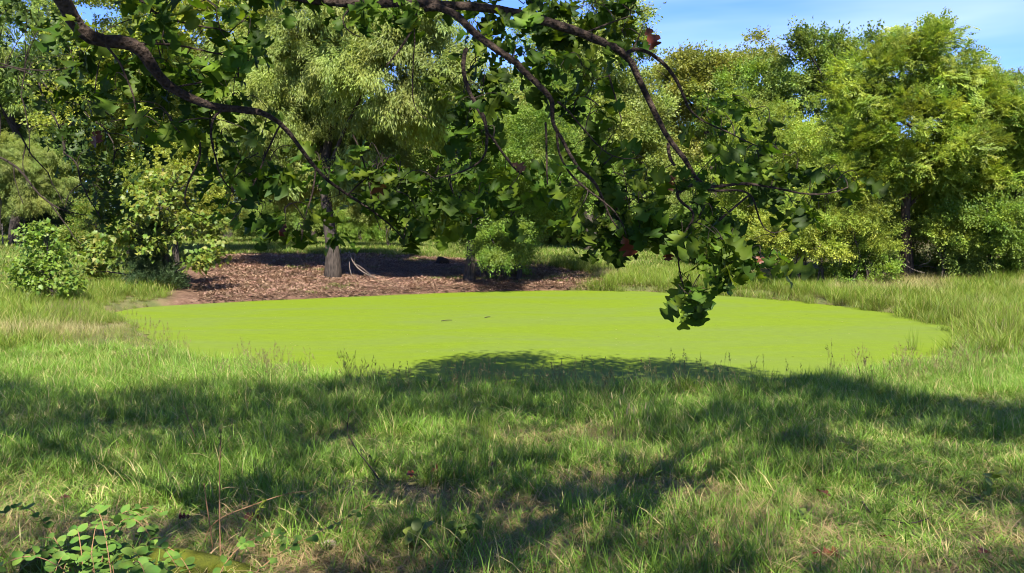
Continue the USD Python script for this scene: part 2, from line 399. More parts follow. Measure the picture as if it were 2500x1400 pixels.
# bare trodden patch under the shrub in the near left corner
near_bare = np.clip(1.3 - np.hypot((gv[:, 0] + 1.15) * 0.8, (gv[:, 1] - 4.1) * 1.1) / 1.1, 0, 1) * 0.85
under_wood = np.clip((gv[:, 1] - 50) / 8, 0, 0.6) + np.clip(1 - np.abs(gv[:, 1] - 34.5) / 3, 0, 1) * np.clip((gv[:, 0] - 9) / 2, 0, 1)
litw = np.clip(np.maximum(np.maximum(litw, near_bare), under_wood), 0, 1)
g = put('ground', (gv, np.vstack([q[:, [0, 1, 2]], q[:, [0, 2, 3]]])), 'soil', attrs={'litter': litw}, smooth=True)
tag(g, kind='structure', label='gently sloping meadow ground around the pond')


def flat_sheet(poly, z, step):
    tri = trimesh.creation.triangulate_polygon(poly, engine='earcut')
    return np.c_[tri[0], np.full(len(tri[0]), z)], tri[1]


tag(put('pond_water', flat_sheet(POND.buffer(0.15), POND_Z - 0.02, 1), 'pond_water'), kind='structure', label='still dark pond water under the duckweed')
tag(put('duckweed', flat_sheet(POND, POND_Z, 1), 'duckweed'), 'unbroken bright yellow-green duckweed covering the whole pond', 'duckweed', kind='stuff')

# ------------------------------------------------------------------ leaf shapes (unit length along +x, blade in xy, z up)
RHOMB = (np.array([[0, 0, 0], [0.45, 0.30, 0.05], [1, 0, -0.10], [0.45, -0.30, 0.05]]), np.array([[0, 2, 1], [0, 3, 2]]))
NARROW = (np.array([[0, 0, 0], [0.45, 0.14, 0.03], [1, 0, -0.14], [0.45, -0.14, 0.03]]), np.array([[0, 2, 1], [0, 3, 2]]))


def strip_leaf(xs, ws, curl=0.12, fold=0.25, shift=None, wave=0.0):
    """A leaf as a strip left-mid-right along its midrib; half widths ws at stations xs; shift moves the margin forward."""
    xs, ws = np.asarray(xs, float), np.asarray(ws, float)
    sh = np.zeros_like(xs) if shift is None else np.asarray(shift, float)
    zc = -curl * xs ** 2
    zw = wave * np.sin(xs * 11)
    L = np.c_[xs + sh, ws, zc + fold * ws + zw]
    Mi = np.c_[xs, 0 * xs, zc]
    Rr = np.c_[xs + sh, -ws, zc + fold * ws - zw]
    n = len(xs)
    v = np.stack([L, Mi, Rr], 1).reshape(-1, 3)
    f = []
    for k in range(n - 1):
        a, b, c, d, e, g_ = 3 * k, 3 * k + 1, 3 * k + 2, 3 * k + 3, 3 * k + 4, 3 * k + 5
        f += [(a, b, e), (a, e, d), (b, c, g_), (b, g_, e)]
    return v, np.array(f)


def lobed_leaf(lobes, depth, width, seed=0, curl=0.15, fold=0.3, sharp=0.0):
    """An oak leaf: rounded (sharp=0) or pointed lobes, widest past the middle."""
    rng = np.random.default_rng(seed)
    n = lobes * 6 + 3
    xs = np.linspace(0.12, 1.0, n)
    env = width * np.sin(np.clip((xs - 0.08) / 0.96, 0, 1) ** 1.35 * math.pi * 0.93 + 0.06) ** 0.8
    ph = (xs - 0.12) / 0.88 * lobes
    c = 0.5 + 0.5 * np.cos(2 * math.pi * (ph - 0.55))
    lob = np.where(sharp > 0, c ** 1.5, c ** 0.8)
    ws = env * (1 - depth + depth * lob) * rng.uniform(0.92, 1.08, n)
    ws[-1] = 0.02
    shift = (0.30 if sharp else 0.16) * (ws - env * (1 - depth)) * (xs < 0.93)
    xs2 = np.concatenate([[0, 0.10], xs]); ws2 = np.concatenate([[0.008, 0.010], ws]); sh2 = np.concatenate([[0, 0], shift])
    return strip_leaf(xs2, ws2, curl, fold, sh2, wave=0.015)


def round_oak(seed, curl, fold):
    """A white-oak leaf: three or four deep rounded lobes a side, unlike left and right, broadest beyond the middle."""
    r = np.random.default_rng(seed)
    kx = np.array([0, .10, .18, .26, .32, .38, .44, .50, .57, .64, .70, .75, .81, .88, .94, 1.0])
    kw = np.array([.010, .014, .05, .17, .20, .14, .07, .26, .37, .32, .12, .20, .31, .28, .19, .03])
    xs = np.linspace(0, 1, 30)
    side = []
    for _ in range(2):
        x2 = np.sort(kx + r.normal(0, 0.016, len(kx)) * (kx > 0.12) * (kx < 0.95))
        w = PchipInterpolator(x2, kw * (1 + r.normal(0, 0.16, len(kx))))(xs)
        side.append((np.maximum(w, 0.006), 0.16 * w * (xs < 0.9) + r.normal(0, 0.01) * (xs > 0.15) * (xs < 0.95)))
    zc = -curl * xs ** 2 + 0.04 * np.sin(xs * 7 + seed)
    bend = 0.06 * np.sin(xs * 3 + seed)
    rows = [np.c_[xs + side[0][1], side[0][0] + bend, zc + fold * side[0][0] + 0.03 * np.sin(xs * 14 + seed)], np.c_[xs, bend, zc], np.c_[xs + side[1][1], bend - side[1][0], zc + fold * side[1][0] - 0.03 * np.sin(xs * 13 + seed)]]
    return np.stack(rows, 1).reshape(-1, 3), strip_leaf(xs, xs)[1]


OAK_LEAVES = [round_oak(k, c, f) for k, c, f in ((1, 0.10, 0.2), (2, 0.25, 0.1), (3, 0.05, 0.35), (4, 0.4, 0.25), (5, -0.1, 0.3), (6, 0.3, 0.5))]
PIN_LEAVES = [lobed_leaf(3, 0.82, 0.36, s, curl=c, fold=f, sharp=1) for s, c, f in ((5, 0.15, 0.3), (6, 0.3, 0.5), (7, 0.05, 0.2))]
_o = np.linspace(0, 1, 9)
OVAL_LEAVES = [strip_leaf(_o, 0.37 * np.sin(math.pi * np.clip(_o, 0.005, 0.985) ** 0.9) ** 0.6, c, f) for c, f in ((0.12, 0.15), (0.3, 0.25), (-0.05, 0.1))]
_m = np.array([0, .12, .22, .34, .42, .55, .66, .80, 1.0])
MAPLE_LEAVES = [strip_leaf(_m, [.02, .03, .32, .24, .50, .28, .24, .16, .01], c, f, [0, -.05, -.12, 0, .08, 0, .03, 0, 0]) for c, f in ((0.2, 0.2), (0.4, 0.35), (0.1, 0.1))]


# ------------------------------------------------------------------ boughs: a branchlet about a metre long with its leaves, +x outward
def bough(kind, seed):
    rng = np.random.default_rng(seed)
    parts = []
    if kind == 'broad':
        n, L, shape = 120, (0.09, 0.14), RHOMB
    elif kind == 'small':
        n, L, shape = 190, (0.06, 0.095), RHOMB
    elif kind == 'willow':
        n, L, shape = 170, (0.11, 0.18), NARROW
    elif kind == 'needle':
        n, L, shape = 240, (0.08, 0.16), NARROW
    if kind in ('broad', 'small', 'willow', 'needle'):
        nt = 9
        tips = np.c_[rng.uniform(0.35, 0.85, nt), rng.uniform(-0.5, 0.5, nt), rng.uniform(-0.28, 0.30, nt)]
        k = rng.integers(0, nt, n)
        u = rng.uniform(0.2, 1.0, n) ** 0.7
        pos = tips[k] * u[:, None] + rng.normal(0, 0.07, (n, 3))
        d = tips[k] / np.linalg.norm(tips[k], axis=1, keepdims=True) * 0.8 + rng.normal(0, 0.6, (n, 3))
        if kind == 'willow':
            d = d * 0.55 + np.array([0, 0, -0.75])
        elif kind == 'needle':
            d = d + np.array([0.2, 0, 0.3])
        else:
            d[:, 2] -= 0.25
        up = np.array([0, 0, 1.0]) + rng.normal(0, 0.55, (n, 3))
        s = rng.uniform(*L, n)
        parts.append(place(shape, frames(d, up), pos, s, rng.beta(2, 2.4, n)))
    else:                                              # compound leaves
        nc = 17
        for c in range(nc):
            p0 = np.array([rng.uniform(0.0, 0.75), rng.uniform(-0.32, 0.32), rng.uniform(-0.2, 0.25)])
            d0 = np.array([0.7, p0[1] * 2 + rng.normal(0, 0.4), rng.normal(0.2, 0.5)]); d0 /= np.linalg.norm(d0)
            L = rng.uniform(0.30, 0.46)
            m = 8
            t = np.linspace(0.15, 1, m)
            rach = p0 + d0 * (t * L)[:, None] + np.array([0, 0, -0.14]) * (t ** 2 * L)[:, None]
            side = np.cross(d0, [0, 0, 1]); side /= np.linalg.norm(side)
            tint = np.clip(rng.beta(2, 2.4) + rng.normal(0, 0.06, 2 * m), 0, 1)
            dd = np.vstack([side + d0 * 0.55, -side + d0 * 0.55])[np.repeat([0, 1], m)] + np.array([0, 0, -0.2]) + rng.normal(0, 0.3, (2 * m, 3))
            up = np.array([0, 0, 1.0]) + rng.normal(0, 0.2, (2 * m, 3))
            s = np.tile(0.115 * (0.75 + 0.5 * np.sin(t * 2.6)), 2)
            sh = (RHOMB[0] * np.array([1, 0.62, 1]), RHOMB[1])
            parts.append(place(sh, frames(dd, up), np.vstack([rach, rach]), s, tint))
    return join(parts)


BOUGH = {}


def boughs(kind, mat):
    if (kind, mat) not in BOUGH:
        BOUGH[kind, mat] = [source('leafy_spray', bough(kind, 11 * k + 5), mat) for k in range(4)]
    return BOUGH[kind, mat]


def crown_points(rng, lobes, per_m2, gap, base, hollow=0.55):
    """Points and outward directions spread through lobes (world ellipsoids), in uneven clumps with gaps."""
    P, D = [], []
    for (c, r) in lobes:
        area = 4 * math.pi * ((r[0] * r[1]) ** 1.6 / 3 + (r[0] * r[2]) ** 1.6 / 3 + (r[1] * r[2]) ** 1.6 / 3) ** (1 / 1.6)
        n = int(area * per_m2)
        m = max(5, n // 9)                                  # clumps of sprays, each rounded, dark between
        u = unit(rng, m)
        lump = 0.78 + 0.5 * (meshkit.fbm(u * 2.4 + np.asarray(c) * 0.37, 3) - 0.3)
        ctr = c + u * np.asarray(r) * (hollow + (1 - hollow) * rng.uniform(0, 1, m) ** 0.6)[:, None] * lump[:, None]
        i = rng.integers(0, m, n)
        w = unit(rng, n)
        w[:, 2] = np.abs(w[:, 2]) * 0.9 - 0.25
        rad = rng.uniform(0.35, 0.75, m)[i] * min(1.0, 0.55 * float(np.min(r)) + 0.25)
        p = ctr[i] + w * (rad * rng.uniform(0.3, 1, n) ** 0.5)[:, None]
        keep = meshkit.fbm(p * 0.75 + base, 3) > gap
        P.append(p[keep])
        D.append((u[i] / np.asarray(r) * np.mean(r) * 0.6 + w * 0.9)[keep])
    P, D = np.vstack(P), np.vstack(D)
    return P, D


def tree(name, label, cat, base, lobes, kind, mat, trunk_r, bark='bark_grey', seed=1, dens=2.0, gap=0.33, size=1.0, lean=(0, 0), limbs=6, group=None, trunk_top=None, hollow=0.5, stems=1):
    """A tree or shrub: base = (x, y); lobes = crown ellipsoids in world coordinates."""
    rng = np.random.default_rng(seed)
    z0 = float(ground_z(base[0], base[1]))
    o = np.array([base[0], base[1], z0])
    t = thing(name, label, cat, o, 0, group)
    lobes = [(np.asarray(c) - o, np.asarray(r)) for c, r in lobes]
    cen = np.mean([c for c, r in lobes], 0)
    top = max(c[2] + 0.55 * r[2] for c, r in lobes) if trunk_top is None else trunk_top - z0
    for s in range(stems):
        sway = rng.normal(0, 0.035, (5, 2)) * top
        hs = np.array([-0.15, 0.1, 0.35, 0.7, 1.0]) * top; hs[0] = -0.25
        off = rng.normal(0, 0.6 * trunk_r * 3, 2) if s else np.zeros(2)
        path = np.array([[off[0] + (cen[0] + lean[0]) * 0.7 * max(h / top, 0) ** 1.5 + sway[k, 0] * (k > 1), off[1] + (cen[1] + lean[1]) * 0.7 * max(h / top, 0) ** 1.5 + sway[k, 1] * (k > 1), h] for k, h in enumerate(hs)])
        path = smooth_path(path, 22)
        rad = trunk_r * (1 if s == 0 else 0.7) * np.array([1.75, 1.15, 0.95, 0.85, 0.7, 0.5, 0.3, 0.12])
        put('trunk', tube(path, rad, 10, 0.12, seed + s), bark, t, smooth=True)
    for k in range(limbs):
        c, r = lobes[k % len(lobes)]
        i = int(np.clip(rng.uniform(0.3, 0.85) * 21, 3, 19))
        tgt = c + unit(rng, 1)[0] * r * 0.75
        if tgt[2] < path[i][2] * 0.6:
            i = max(3, int(i * 0.5))
        mid = 0.5 * (path[i] + tgt) + np.array([0, 0, 0.12 * np.linalg.norm(tgt - path[i])]) + rng.normal(0, 0.12, 3)
        put('limb', tube(smooth_path([path[i], mid, tgt], 10), [trunk_r * 0.42, trunk_r * 0.25, trunk_r * 0.08], 6, 0.1, k), bark, t, smooth=True)
    P, D = crown_points(rng, lobes, dens / size ** 2, gap, o * 0.1, hollow)
    n = len(P)
    D = D + rng.normal(0, 0.7 if kind == 'compound' else 0.35, (n, 3)) + np.array([0, 0, 0.15 if kind != 'willow' else 0.0])
    M = frames(D, np.array([0, 0, 1.0]) + rng.normal(0, 0.25, (n, 3)))
    scatter('crown', t, boughs(kind, mat), P, R.from_matrix(M), rng.uniform(0.75, 1.25, n) * size, rng.integers(0, 4, n))
    return t


def lobe(px, py, rx, ry, Y, ryd=None):
    """A crown lobe centred where the photo shows it, at its distance; radii in photo pixels turned to metres."""
    k = Y / FPX
    return at(px, py, Y), (rx * k, (ryd if ryd else 0.85 * rx * k), ry * k)


def base_at(px, Y):
    return (px - 1250) / FPX * Y, Y


# ------------------------------------------------------------------ the trees, far to near
# the wood behind the meadow
back = [(-60, 66, 150, 260, 250, 'broad', 'leaf_mid', 'tall mid-green tree at the far left edge of the wood'),
        (130, 62, 130, 300, 250, 'willow', 'leaf_pale', 'pale tree behind the far left meadow, above the fence'),
        (330, 64, 150, 240, 270, 'broad', 'leaf_mid', 'mid-green tree in the wood behind the bright yellow-green tree'),
        (560, 62, 150, 230, 260, 'broad', 'leaf_olive', 'olive tree in the wood left of the tall pale tree'),
        (760, 68, 140, 300, 220, 'broad', 'leaf_mid', 'mid-green tree in the wood behind the trunk on the litter bank'),
        (985, 66, 120, 400, 150, 'broad', 'leaf_mid', 'lower mid-green tree in the wood right of the tall pale tree'),
        (1180, 64, 120, 360, 190, 'broad', 'leaf_olive', 'olive tree in the wood behind the small-leaved tree by the pond'),
        (1330, 60, 140, 250, 270, 'broad', 'leaf_mid', 'mid-green tree in the wood behind the middle of the far bank'),
        (1500, 58, 130, 280, 230, 'broad', 'leaf_pale', 'pale tree in the wood where the open sky begins'),
        (1640, 62, 130, 370, 190, 'broad', 'leaf_deep', 'deep green tree low in the wood under the olive tree tops'),
        (1800, 60, 140, 400, 180, 'broad', 'leaf_mid', 'mid-green tree low in the wood behind the yellowish tree'),
        (2480, 62, 70, 250, 110, 'small', 'leaf_olive', 'distant olive tree top at the right edge under the sky')]
for k, (px, Y, rx, py, ry, kind, mat, lab) in enumerate(back):
    tree('woodland_tree', lab, 'tree', base_at(px, Y), [lobe(px - 20, py, rx * 0.8, ry * 0.75, Y), lobe(px + 50, py - ry * 0.4, rx * 0.6, ry * 0.5, Y + 1), lobe(px - 60, py + ry * 0.35, rx * 0.7, ry * 0.55, Y - 1), lobe(px + 40, py + ry * 0.5, rx * 0.7, ry * 0.5, Y)],
         kind, mat, 0.22, seed=100 + k, dens=1.5, gap=0.28, size=1.5, limbs=4, group=None)

rngw = np.random.default_rng(88)
nw = 5200
wx = rngw.uniform(-62, 62, nw); wy = rngw.uniform(70, 82, nw)
ztop = np.interp(wx / wy * FPX + 1250, [-400, 700, 1000, 1400, 1560, 1700, 2400, 2700], [15.0, 14.5, 9.5, 13.0, 9.5, 8.0, 8.0, 9.0]) + 3 * (meshkit.fbm(np.c_[wx * 0.25, wy * 0.1, wx * 0], 3) - 0.5)
wz = rngw.uniform(0, 1, nw) ** 1.1 * ztop
scatter('distant_wood', None, boughs('broad', 'leaf_mid') + boughs('broad', 'leaf_deep'), np.c_[wx, wy, ground_z(wx, wy) + wz], R.from_matrix(frames(unit(rngw, nw) + np.array([0, -0.9, 0.2]), np.tile([0, 0, 1.0], (nw, 1)))), rngw.uniform(2.0, 3.2, nw), rngw.integers(0, 8, nw), label='mass of far green woodland closing the view behind the trees', cat='woodland')

main = [
    ('broadleaf_tree', 'tall mid-green tree on the far left behind the hanging bare twigs', 40, 48, [(20, 120, 190, 150), (110, 300, 150, 130), (-60, 330, 140, 130)], 'willow', 'leaf_mid', .22, 1.3, .34),
    ('broadleaf_tree', 'bright yellow-green tree behind the thick hanging oak limb', 330, 40, [(300, 60, 190, 150), (240, 270, 150, 130), (440, 300, 150, 150), (500, 110, 140, 140), (380, 430, 140, 90)], 'broad', 'leaf_yellow_green', .2, 1.2, .32),
    ('pale_tree', 'tall pale-leaved tree on the litter bank with its grey trunk bare below', 810, 34.0, [(830, 30, 200, 130), (930, 230, 170, 130), (700, 190, 130, 150), (860, 390, 160, 100), (1040, 110, 110, 120), (700, 400, 110, 110), (800, 150, 150, 110), (950, 60, 140, 90), (860, 330, 120, 80), (680, 300, 110, 90), (1080, 240, 90, 120)], 'willow', 'leaf_pale', .21, 1.0, .36),
    ('broadleaf_tree', 'mid-green tree with sunny top behind the central hanging leaves', 1440, 46, [(1440, 90, 160, 150), (1500, 330, 140, 130), (1370, 300, 130, 140), (1560, 430, 110, 100)], 'broad', 'leaf_pale', .22, 1.2, .34),
    ('broadleaf_tree', 'olive tree with a spiky top below the gap of blue sky', 1740, 52, [(1640, 220, 90, 80), (1730, 190, 90, 75), (1840, 150, 45, 50), (1800, 210, 95, 70), (1570, 250, 80, 70), (1650, 330, 130, 110)], 'broad', 'leaf_olive', .2, 1.2, .30),
    ('broadleaf_tree', 'bright light-green tree between the olive tree and the yellowish tree', 1850, 44, [(1835, 225, 80, 70), (1930, 250, 70, 60), (1800, 310, 90, 80)], 'broad', 'leaf_bright', .15, 1.0, .30),
    ('broadleaf_tree', 'dark green tree whose two narrow tops stand left of the big feathery tree', 2040, 40, [(2000, 145, 65, 60), (2080, 135, 60, 50), (2000, 215, 110, 90), (2090, 200, 90, 90)], 'broad', 'leaf_deep', .18, 1.0, .30),
    ('broadleaf_tree', 'yellowish fine-leaved tree left of the big feathery tree', 1920, 38, [(1900, 320, 120, 90), (1840, 430, 110, 90), (1990, 430, 100, 110), (1780, 500, 90, 80), (1900, 540, 110, 80)], 'small', 'leaf_autumn', .14, 1.0, .30),
    ('feathery_tree', 'big feathery-leaved tree on the right with a bare brown trunk in the grass', 2215, 31.0, [(2275, 150, 85, 65), (2170, 235, 135, 100), (2345, 210, 80, 95), (2230, 350, 190, 120), (2110, 440, 150, 90), (2320, 440, 150, 100), (2400, 280, 60, 80)], 'compound', 'leaf_autumn', .17, 0.75, .31),
    ('feathery_tree', 'greener feathery-leaved tree at the right edge of the photo', 2470, 31.5, [(2450, 290, 90, 90), (2480, 440, 110, 120), (2430, 590, 110, 70), (2540, 330, 100, 120)], 'compound', 'leaf_bright', .14, 0.75, .30),
    ('small_leaved_tree', 'small-leaved green tree on the far bank with a low branch hanging to the pond', 1145, 33.4, [(1190, 430, 130, 100), (1330, 330, 130, 120), (1140, 545, 95, 50), (1270, 545, 95, 45), (1225, 595, 45, 28), (1245, 640, 30, 16), (1420, 480, 100, 70), (1230, 360, 140, 90), (1380, 420, 120, 80), (1120, 470, 110, 50)], 'small', 'leaf_bright', .16, 0.85, .33),
]
for k, (name, lab, px, Y, ls, kind, mat, tr, size, gap) in enumerate(main):
    tree(name, lab, 'tree', base_at(px, Y), [lobe(a, b, c, d, Y + (1.8 if k in (2, 10) else 0) + ((-0.5, -3.6, 1.4)[i % 3] if k in (2, 10) else (i % 3 - 1) * 0.8), (2.6 if k in (2, 10) else None)) for i, (a, b, c, d) in enumerate(ls)], kind, mat, tr, bark='bark_brown' if name == 'feathery_tree' else 'bark_grey', seed=200 + k,
         dens=3.5, gap=gap, size=size, limbs=7, lean=(-0.6, 0) if name == 'feathery_tree' else (0, 0))

# undergrowth: shrubs one by one
shrubs = [
    ('pale shrub at the foot of the wood on the far left', 30, 52.0, 100, 70, 510, 'broad', 'leaf_deep'),
    ('dark bushy shrub under the far left trees beside the fence', 130, 50.0, 90, 60, 520, 'small', 'leaf_cedar'),
    ('mid-green shrub behind the yellow sycamore, on its left', 235, 36.0, 70, 75, 560, 'broad', 'leaf_sycamore'),
    ('round shrub at the wood edge behind the pale trunk', 640, 55.0, 90, 55, 540, 'broad', 'leaf_mid'),
    ('bright shrub at the wood edge right of the pale trunk', 880, 56.0, 80, 60, 545, 'broad', 'leaf_bright'),
    ('sunlit shrub at the wood edge between the two bank trees', 1010, 57.0, 80, 55, 550, 'small', 'leaf_yellow_green'),
    ('bright shrub at the meadow end behind the hanging low branch', 1360, 54.0, 80, 60, 545, 'broad', 'leaf_yellow_green'),
    ('deep green shrub at the wood edge left of the olive tree', 1500, 52.0, 90, 75, 540, 'broad', 'leaf_deep'),
    ('mid-green shrub in the meadow corner under the olive tree', 1650, 50.0, 100, 80, 560, 'broad', 'leaf_mid'),
    ('yellow-green shrub behind the lowest hanging oak leaves', 1790, 39.0, 110, 80, 590, 'broad', 'leaf_yellow_green'),
    ('yellowing shrub above the dark hollow on the right bank', 1960, 30.4, 110, 70, 575, 'broad', 'leaf_yellow_green'),
    ('olive shrub above the dark hollow next to the feathery tree', 2090, 30.6, 100, 60, 585, 'small', 'leaf_autumn'),
    ('bright low shrub at the grass edge left of the brown trunk', 2045, 30.0, 45, 28, 668, 'broad', 'leaf_bright'),
    ('bright low shrub nearest the brown trunk on its left', 2115, 30.0, 42, 36, 655, 'broad', 'leaf_bright'),
    ('deep green shrub behind the brown trunk', 2230, 33.4, 110, 70, 600, 'small', 'leaf_deep'),
    ('green shrub right of the brown trunk, half in shade', 2390, 30.0, 80, 50, 620, 'broad', 'leaf_mid'),
    ('yellow-green bush under the feathery tree crown, left of its trunk', 2085, 29.8, 65, 60, 530, 'broad', 'leaf_yellow_green'),
    ('mid-green bush right of the brown trunk, in front of the bare branches', 2310, 30.0, 65, 45, 560, 'broad', 'leaf_autumn'),
    ('tall olive bush left of the feathery tree above the dark hollow', 2010, 30.0, 100, 80, 500, 'small', 'leaf_autumn'),
    ('bright bush high at the right edge under the greener feathery tree', 2420, 29.6, 100, 80, 540, 'broad', 'leaf_bright'),
    ('green shrub filling the gap at the left edge of the meadow wood', 60, 45.0, 100, 110, 430, 'willow', 'leaf_pale'),
    ('bright tall shrub behind the yellow sycamore, under the thick limb', 430, 36.0, 120, 90, 470, 'broad', 'leaf_yellow_green'),
    ('leafy shrub at the wood edge left of the pale trunk', 720, 50.0, 90, 70, 500, 'broad', 'leaf_mid'),
    ('leafy bright shrub between the pale trunk and the small-leaved tree', 950, 49.0, 110, 70, 490, 'broad', 'leaf_pale'),
    ('green shrub at the right edge above the tall grass', 2470, 29.6, 80, 60, 630, 'broad', 'leaf_bright'),
]
for k, (lab, px, Y, rx, ry, py, kind, mat) in enumerate(shrubs):
    tree('shrub', lab, 'shrub', base_at(px, Y), [lobe(px, py, rx, ry, Y), lobe(px + rx * 0.5, py + ry * 0.25, rx * 0.6, ry * 0.7, Y - 0.4), lobe(px - rx * 0.5, py + ry * 0.2, rx * 0.6, ry * 0.7, Y + 0.3)],
         kind, mat, 0.045, seed=400 + k, dens=2.6, gap=0.30, size=0.6, limbs=5, stems=3, hollow=0.35)

# eastern cedar in the shade of the sycamore
tree('cedar_tree', 'small dark cedar standing in the shade of the yellow sycamore', 'tree', base_at(392, 29.5), [lobe(388, 640, 50, 55, 29.5), lobe(392, 570, 35, 50, 29.5), lobe(385, 685, 60, 25, 29.4)], 'needle', 'leaf_cedar', 0.07, bark='bark_brown', seed=501, dens=6, gap=0.2, size=0.55, limbs=4, hollow=0.2)


def leafy(owner, leaves, mat, limit=300, name='leaf', rest='leaves'):
    """leaves: (size seen, verts, faces, tint) each; the largest become parts, the rest one part."""
    leaves = sorted(leaves, key=lambda a: -a[0])
    for s, v, f, t in leaves[:limit]:
        put(name, (v, f), mat, owner, attrs={'tint': np.full(len(v), t)}, smooth=True)
    if leaves[limit:]:
        v, f, t = join([(a[1], a[2], a[3]) for a in leaves[limit:]])
        tag(put(rest, (v, f), mat, owner, attrs={'tint': t}, smooth=True), kind='stuff')


def broad_tree(name, label, px, Y, lobes, n, size, mat, shapes, seed, trunk_r, stems=1, tint=(2, 2)):
    """A small near tree whose leaves are built one by one."""
    rng = np.random.default_rng(seed)
    x, y = base_at(px, Y)
    o = np.array([x, y, float(ground_z(x, y))])
    t = thing(name, label, 'tree', o)
    lobes = [(np.asarray(c) - o, np.asarray(r)) for c, r in lobes]
    top = max(c[2] + 0.8 * r[2] for c, r in lobes)
    tp = smooth_path([(0, 0, -0.2), (0.03, 0.02, 0.25 * top), (-0.05 * top * 0.3, 0, 0.6 * top), (0.02, 0.03, top)], 16)
    put('trunk', tube(tp, trunk_r * np.array([1.3, 1, .8, .55, .2]), 9, 0.1, seed), 'bark_grey', t, smooth=True)
    P, D = crown_points(rng, lobes, n, 0.3, o, 0.35)
    tw = []
    for k in range(26):
        i = rng.integers(len(P)); j = int(np.clip(P[i][2] / top * 16 * 0.7, 1, 15))
        tw.append(tube(smooth_path([tp[j], 0.5 * (tp[j] + P[i]) + [0, 0, 0.1], P[i]], 7), [trunk_r * .35, trunk_r * .1], 5))
        if k < 12:
            put('limb', tw.pop(), 'bark_grey', t, smooth=True)
    v, f, _ = join(tw)
    tag(put('twigs', (v, f), 'bark_grey', t), kind='stuff')
    leaves = []
    for p, d in zip(P, D):
        for _ in range(3):
            d1 = d / np.linalg.norm(d) * 0.5 + rng.normal(0, 0.5, 3) + [0, 0, -0.25]
            M = frames(d1[None], (np.array([0, 0, 1.0]) + rng.normal(0, 0.45, 3) + np.array([0, -0.3, 0]))[None])
            s = rng.uniform(*size)
            a, b = shapes[rng.integers(len(shapes))]
            v, f, _ = place((a, b), M, (p + rng.normal(0, 0.10, 3))[None], [s], [0])
            leaves.append((s * (1 + 0.3 * (d[1] < 0)), v, f, float(rng.beta(*tint))))
    leafy(t, leaves, mat)
    return t


broad_tree('sycamore_tree', 'broad yellowing sycamore spreading over the left end of the far bank', 402, 29.5,
           [lobe(390, 500, 120, 75, 29.3), lobe(280, 590, 90, 60, 29.6), lobe(480, 570, 70, 75, 29.0), lobe(260, 680, 65, 38, 29.8), lobe(430, 445, 80, 40, 29.7), lobe(215, 640, 50, 40, 29.4), lobe(530, 620, 40, 40, 28.8), lobe(330, 560, 90, 70, 28.7), lobe(480, 650, 55, 40, 28.6)], 12, (0.13, 0.21), 'leaf_sycamore', MAPLE_LEAVES, 31, 0.10, tint=(2, 2))
broad_tree('sycamore_sapling', 'bright green sycamore sapling standing alone at the left of the pond', 120, 24.5,
           [lobe(110, 620, 58, 72, 24.5), lobe(95, 680, 62, 36, 24.4), lobe(150, 690, 45, 34, 24.6), lobe(105, 565, 30, 35, 24.5), lobe(60, 660, 40, 45, 24.3)], 34, (0.09, 0.16), 'leaf_sapling', MAPLE_LEAVES, 32, 0.035, tint=(2.5, 1.6))

# ------------------------------------------------------------------ grass
def blades(n, rad, h, w, lean, seed, dry=0.12, rows=4, tip=1.0):
    rng = np.random.default_rng(seed)
    a = rng.uniform(0, 2 * math.pi, n); rr = rad * np.sqrt(rng.uniform(0, 1, n))
    p0 = np.c_[rr * np.cos(a), rr * np.sin(a), np.full(n, -0.02)]
    H = rng.uniform(*h, n); W = rng.uniform(*w, n)
    az = rng.uniform(0, 2 * math.pi, n)
    ln = rng.uniform(lean[0], lean[1], n)
    dirh = np.c_[np.cos(az), np.sin(az), 0 * az]
    side = np.c_[-np.sin(az), np.cos(az), 0 * az]
    tw = rng.uniform(-0.9, 0.9, n)
    side = side * np.cos(tw)[:, None] + dirh * np.sin(tw)[:, None]
    t = np.linspace(0, 1, rows)
    V = []
    for k, tt in enumerate(t):
        c = p0 + dirh * (H * ln * tt ** 2 * 1.1)[:, None] + np.array([0, 0, 1.0]) * (H * (tt - 0.33 * np.minimum(ln, 1.4) * tt ** 2.4))[:, None]
        if k < rows - 1:
            ww = (W * (1 - 0.55 * tt))[:, None] * 0.5
            V += [c - side * ww, c + side * ww]
        else:
            V.append(c)
    V = np.stack(V, 1)
    m = V.shape[1]
    f = []
    for k in range(rows - 2):
        f += [(2 * k, 2 * k + 1, 2 * k + 3), (2 * k, 2 * k + 3, 2 * k + 2)]
    f.append((m - 3, m - 2, m - 1))
    f = np.array(f)
    Fa = (f[None] + (np.arange(n) * m)[:, None, None]).reshape(-1, 3)
    up = np.concatenate([np.repeat(t[:-1], 2), [1.0]])
    tint = np.where(rng.uniform(0, 1, n) < dry, 0.95, rng.uniform(0, 0.72, n))
    return V.reshape(-1, 3), Fa, np.repeat(tint, m), np.tile(up, n)


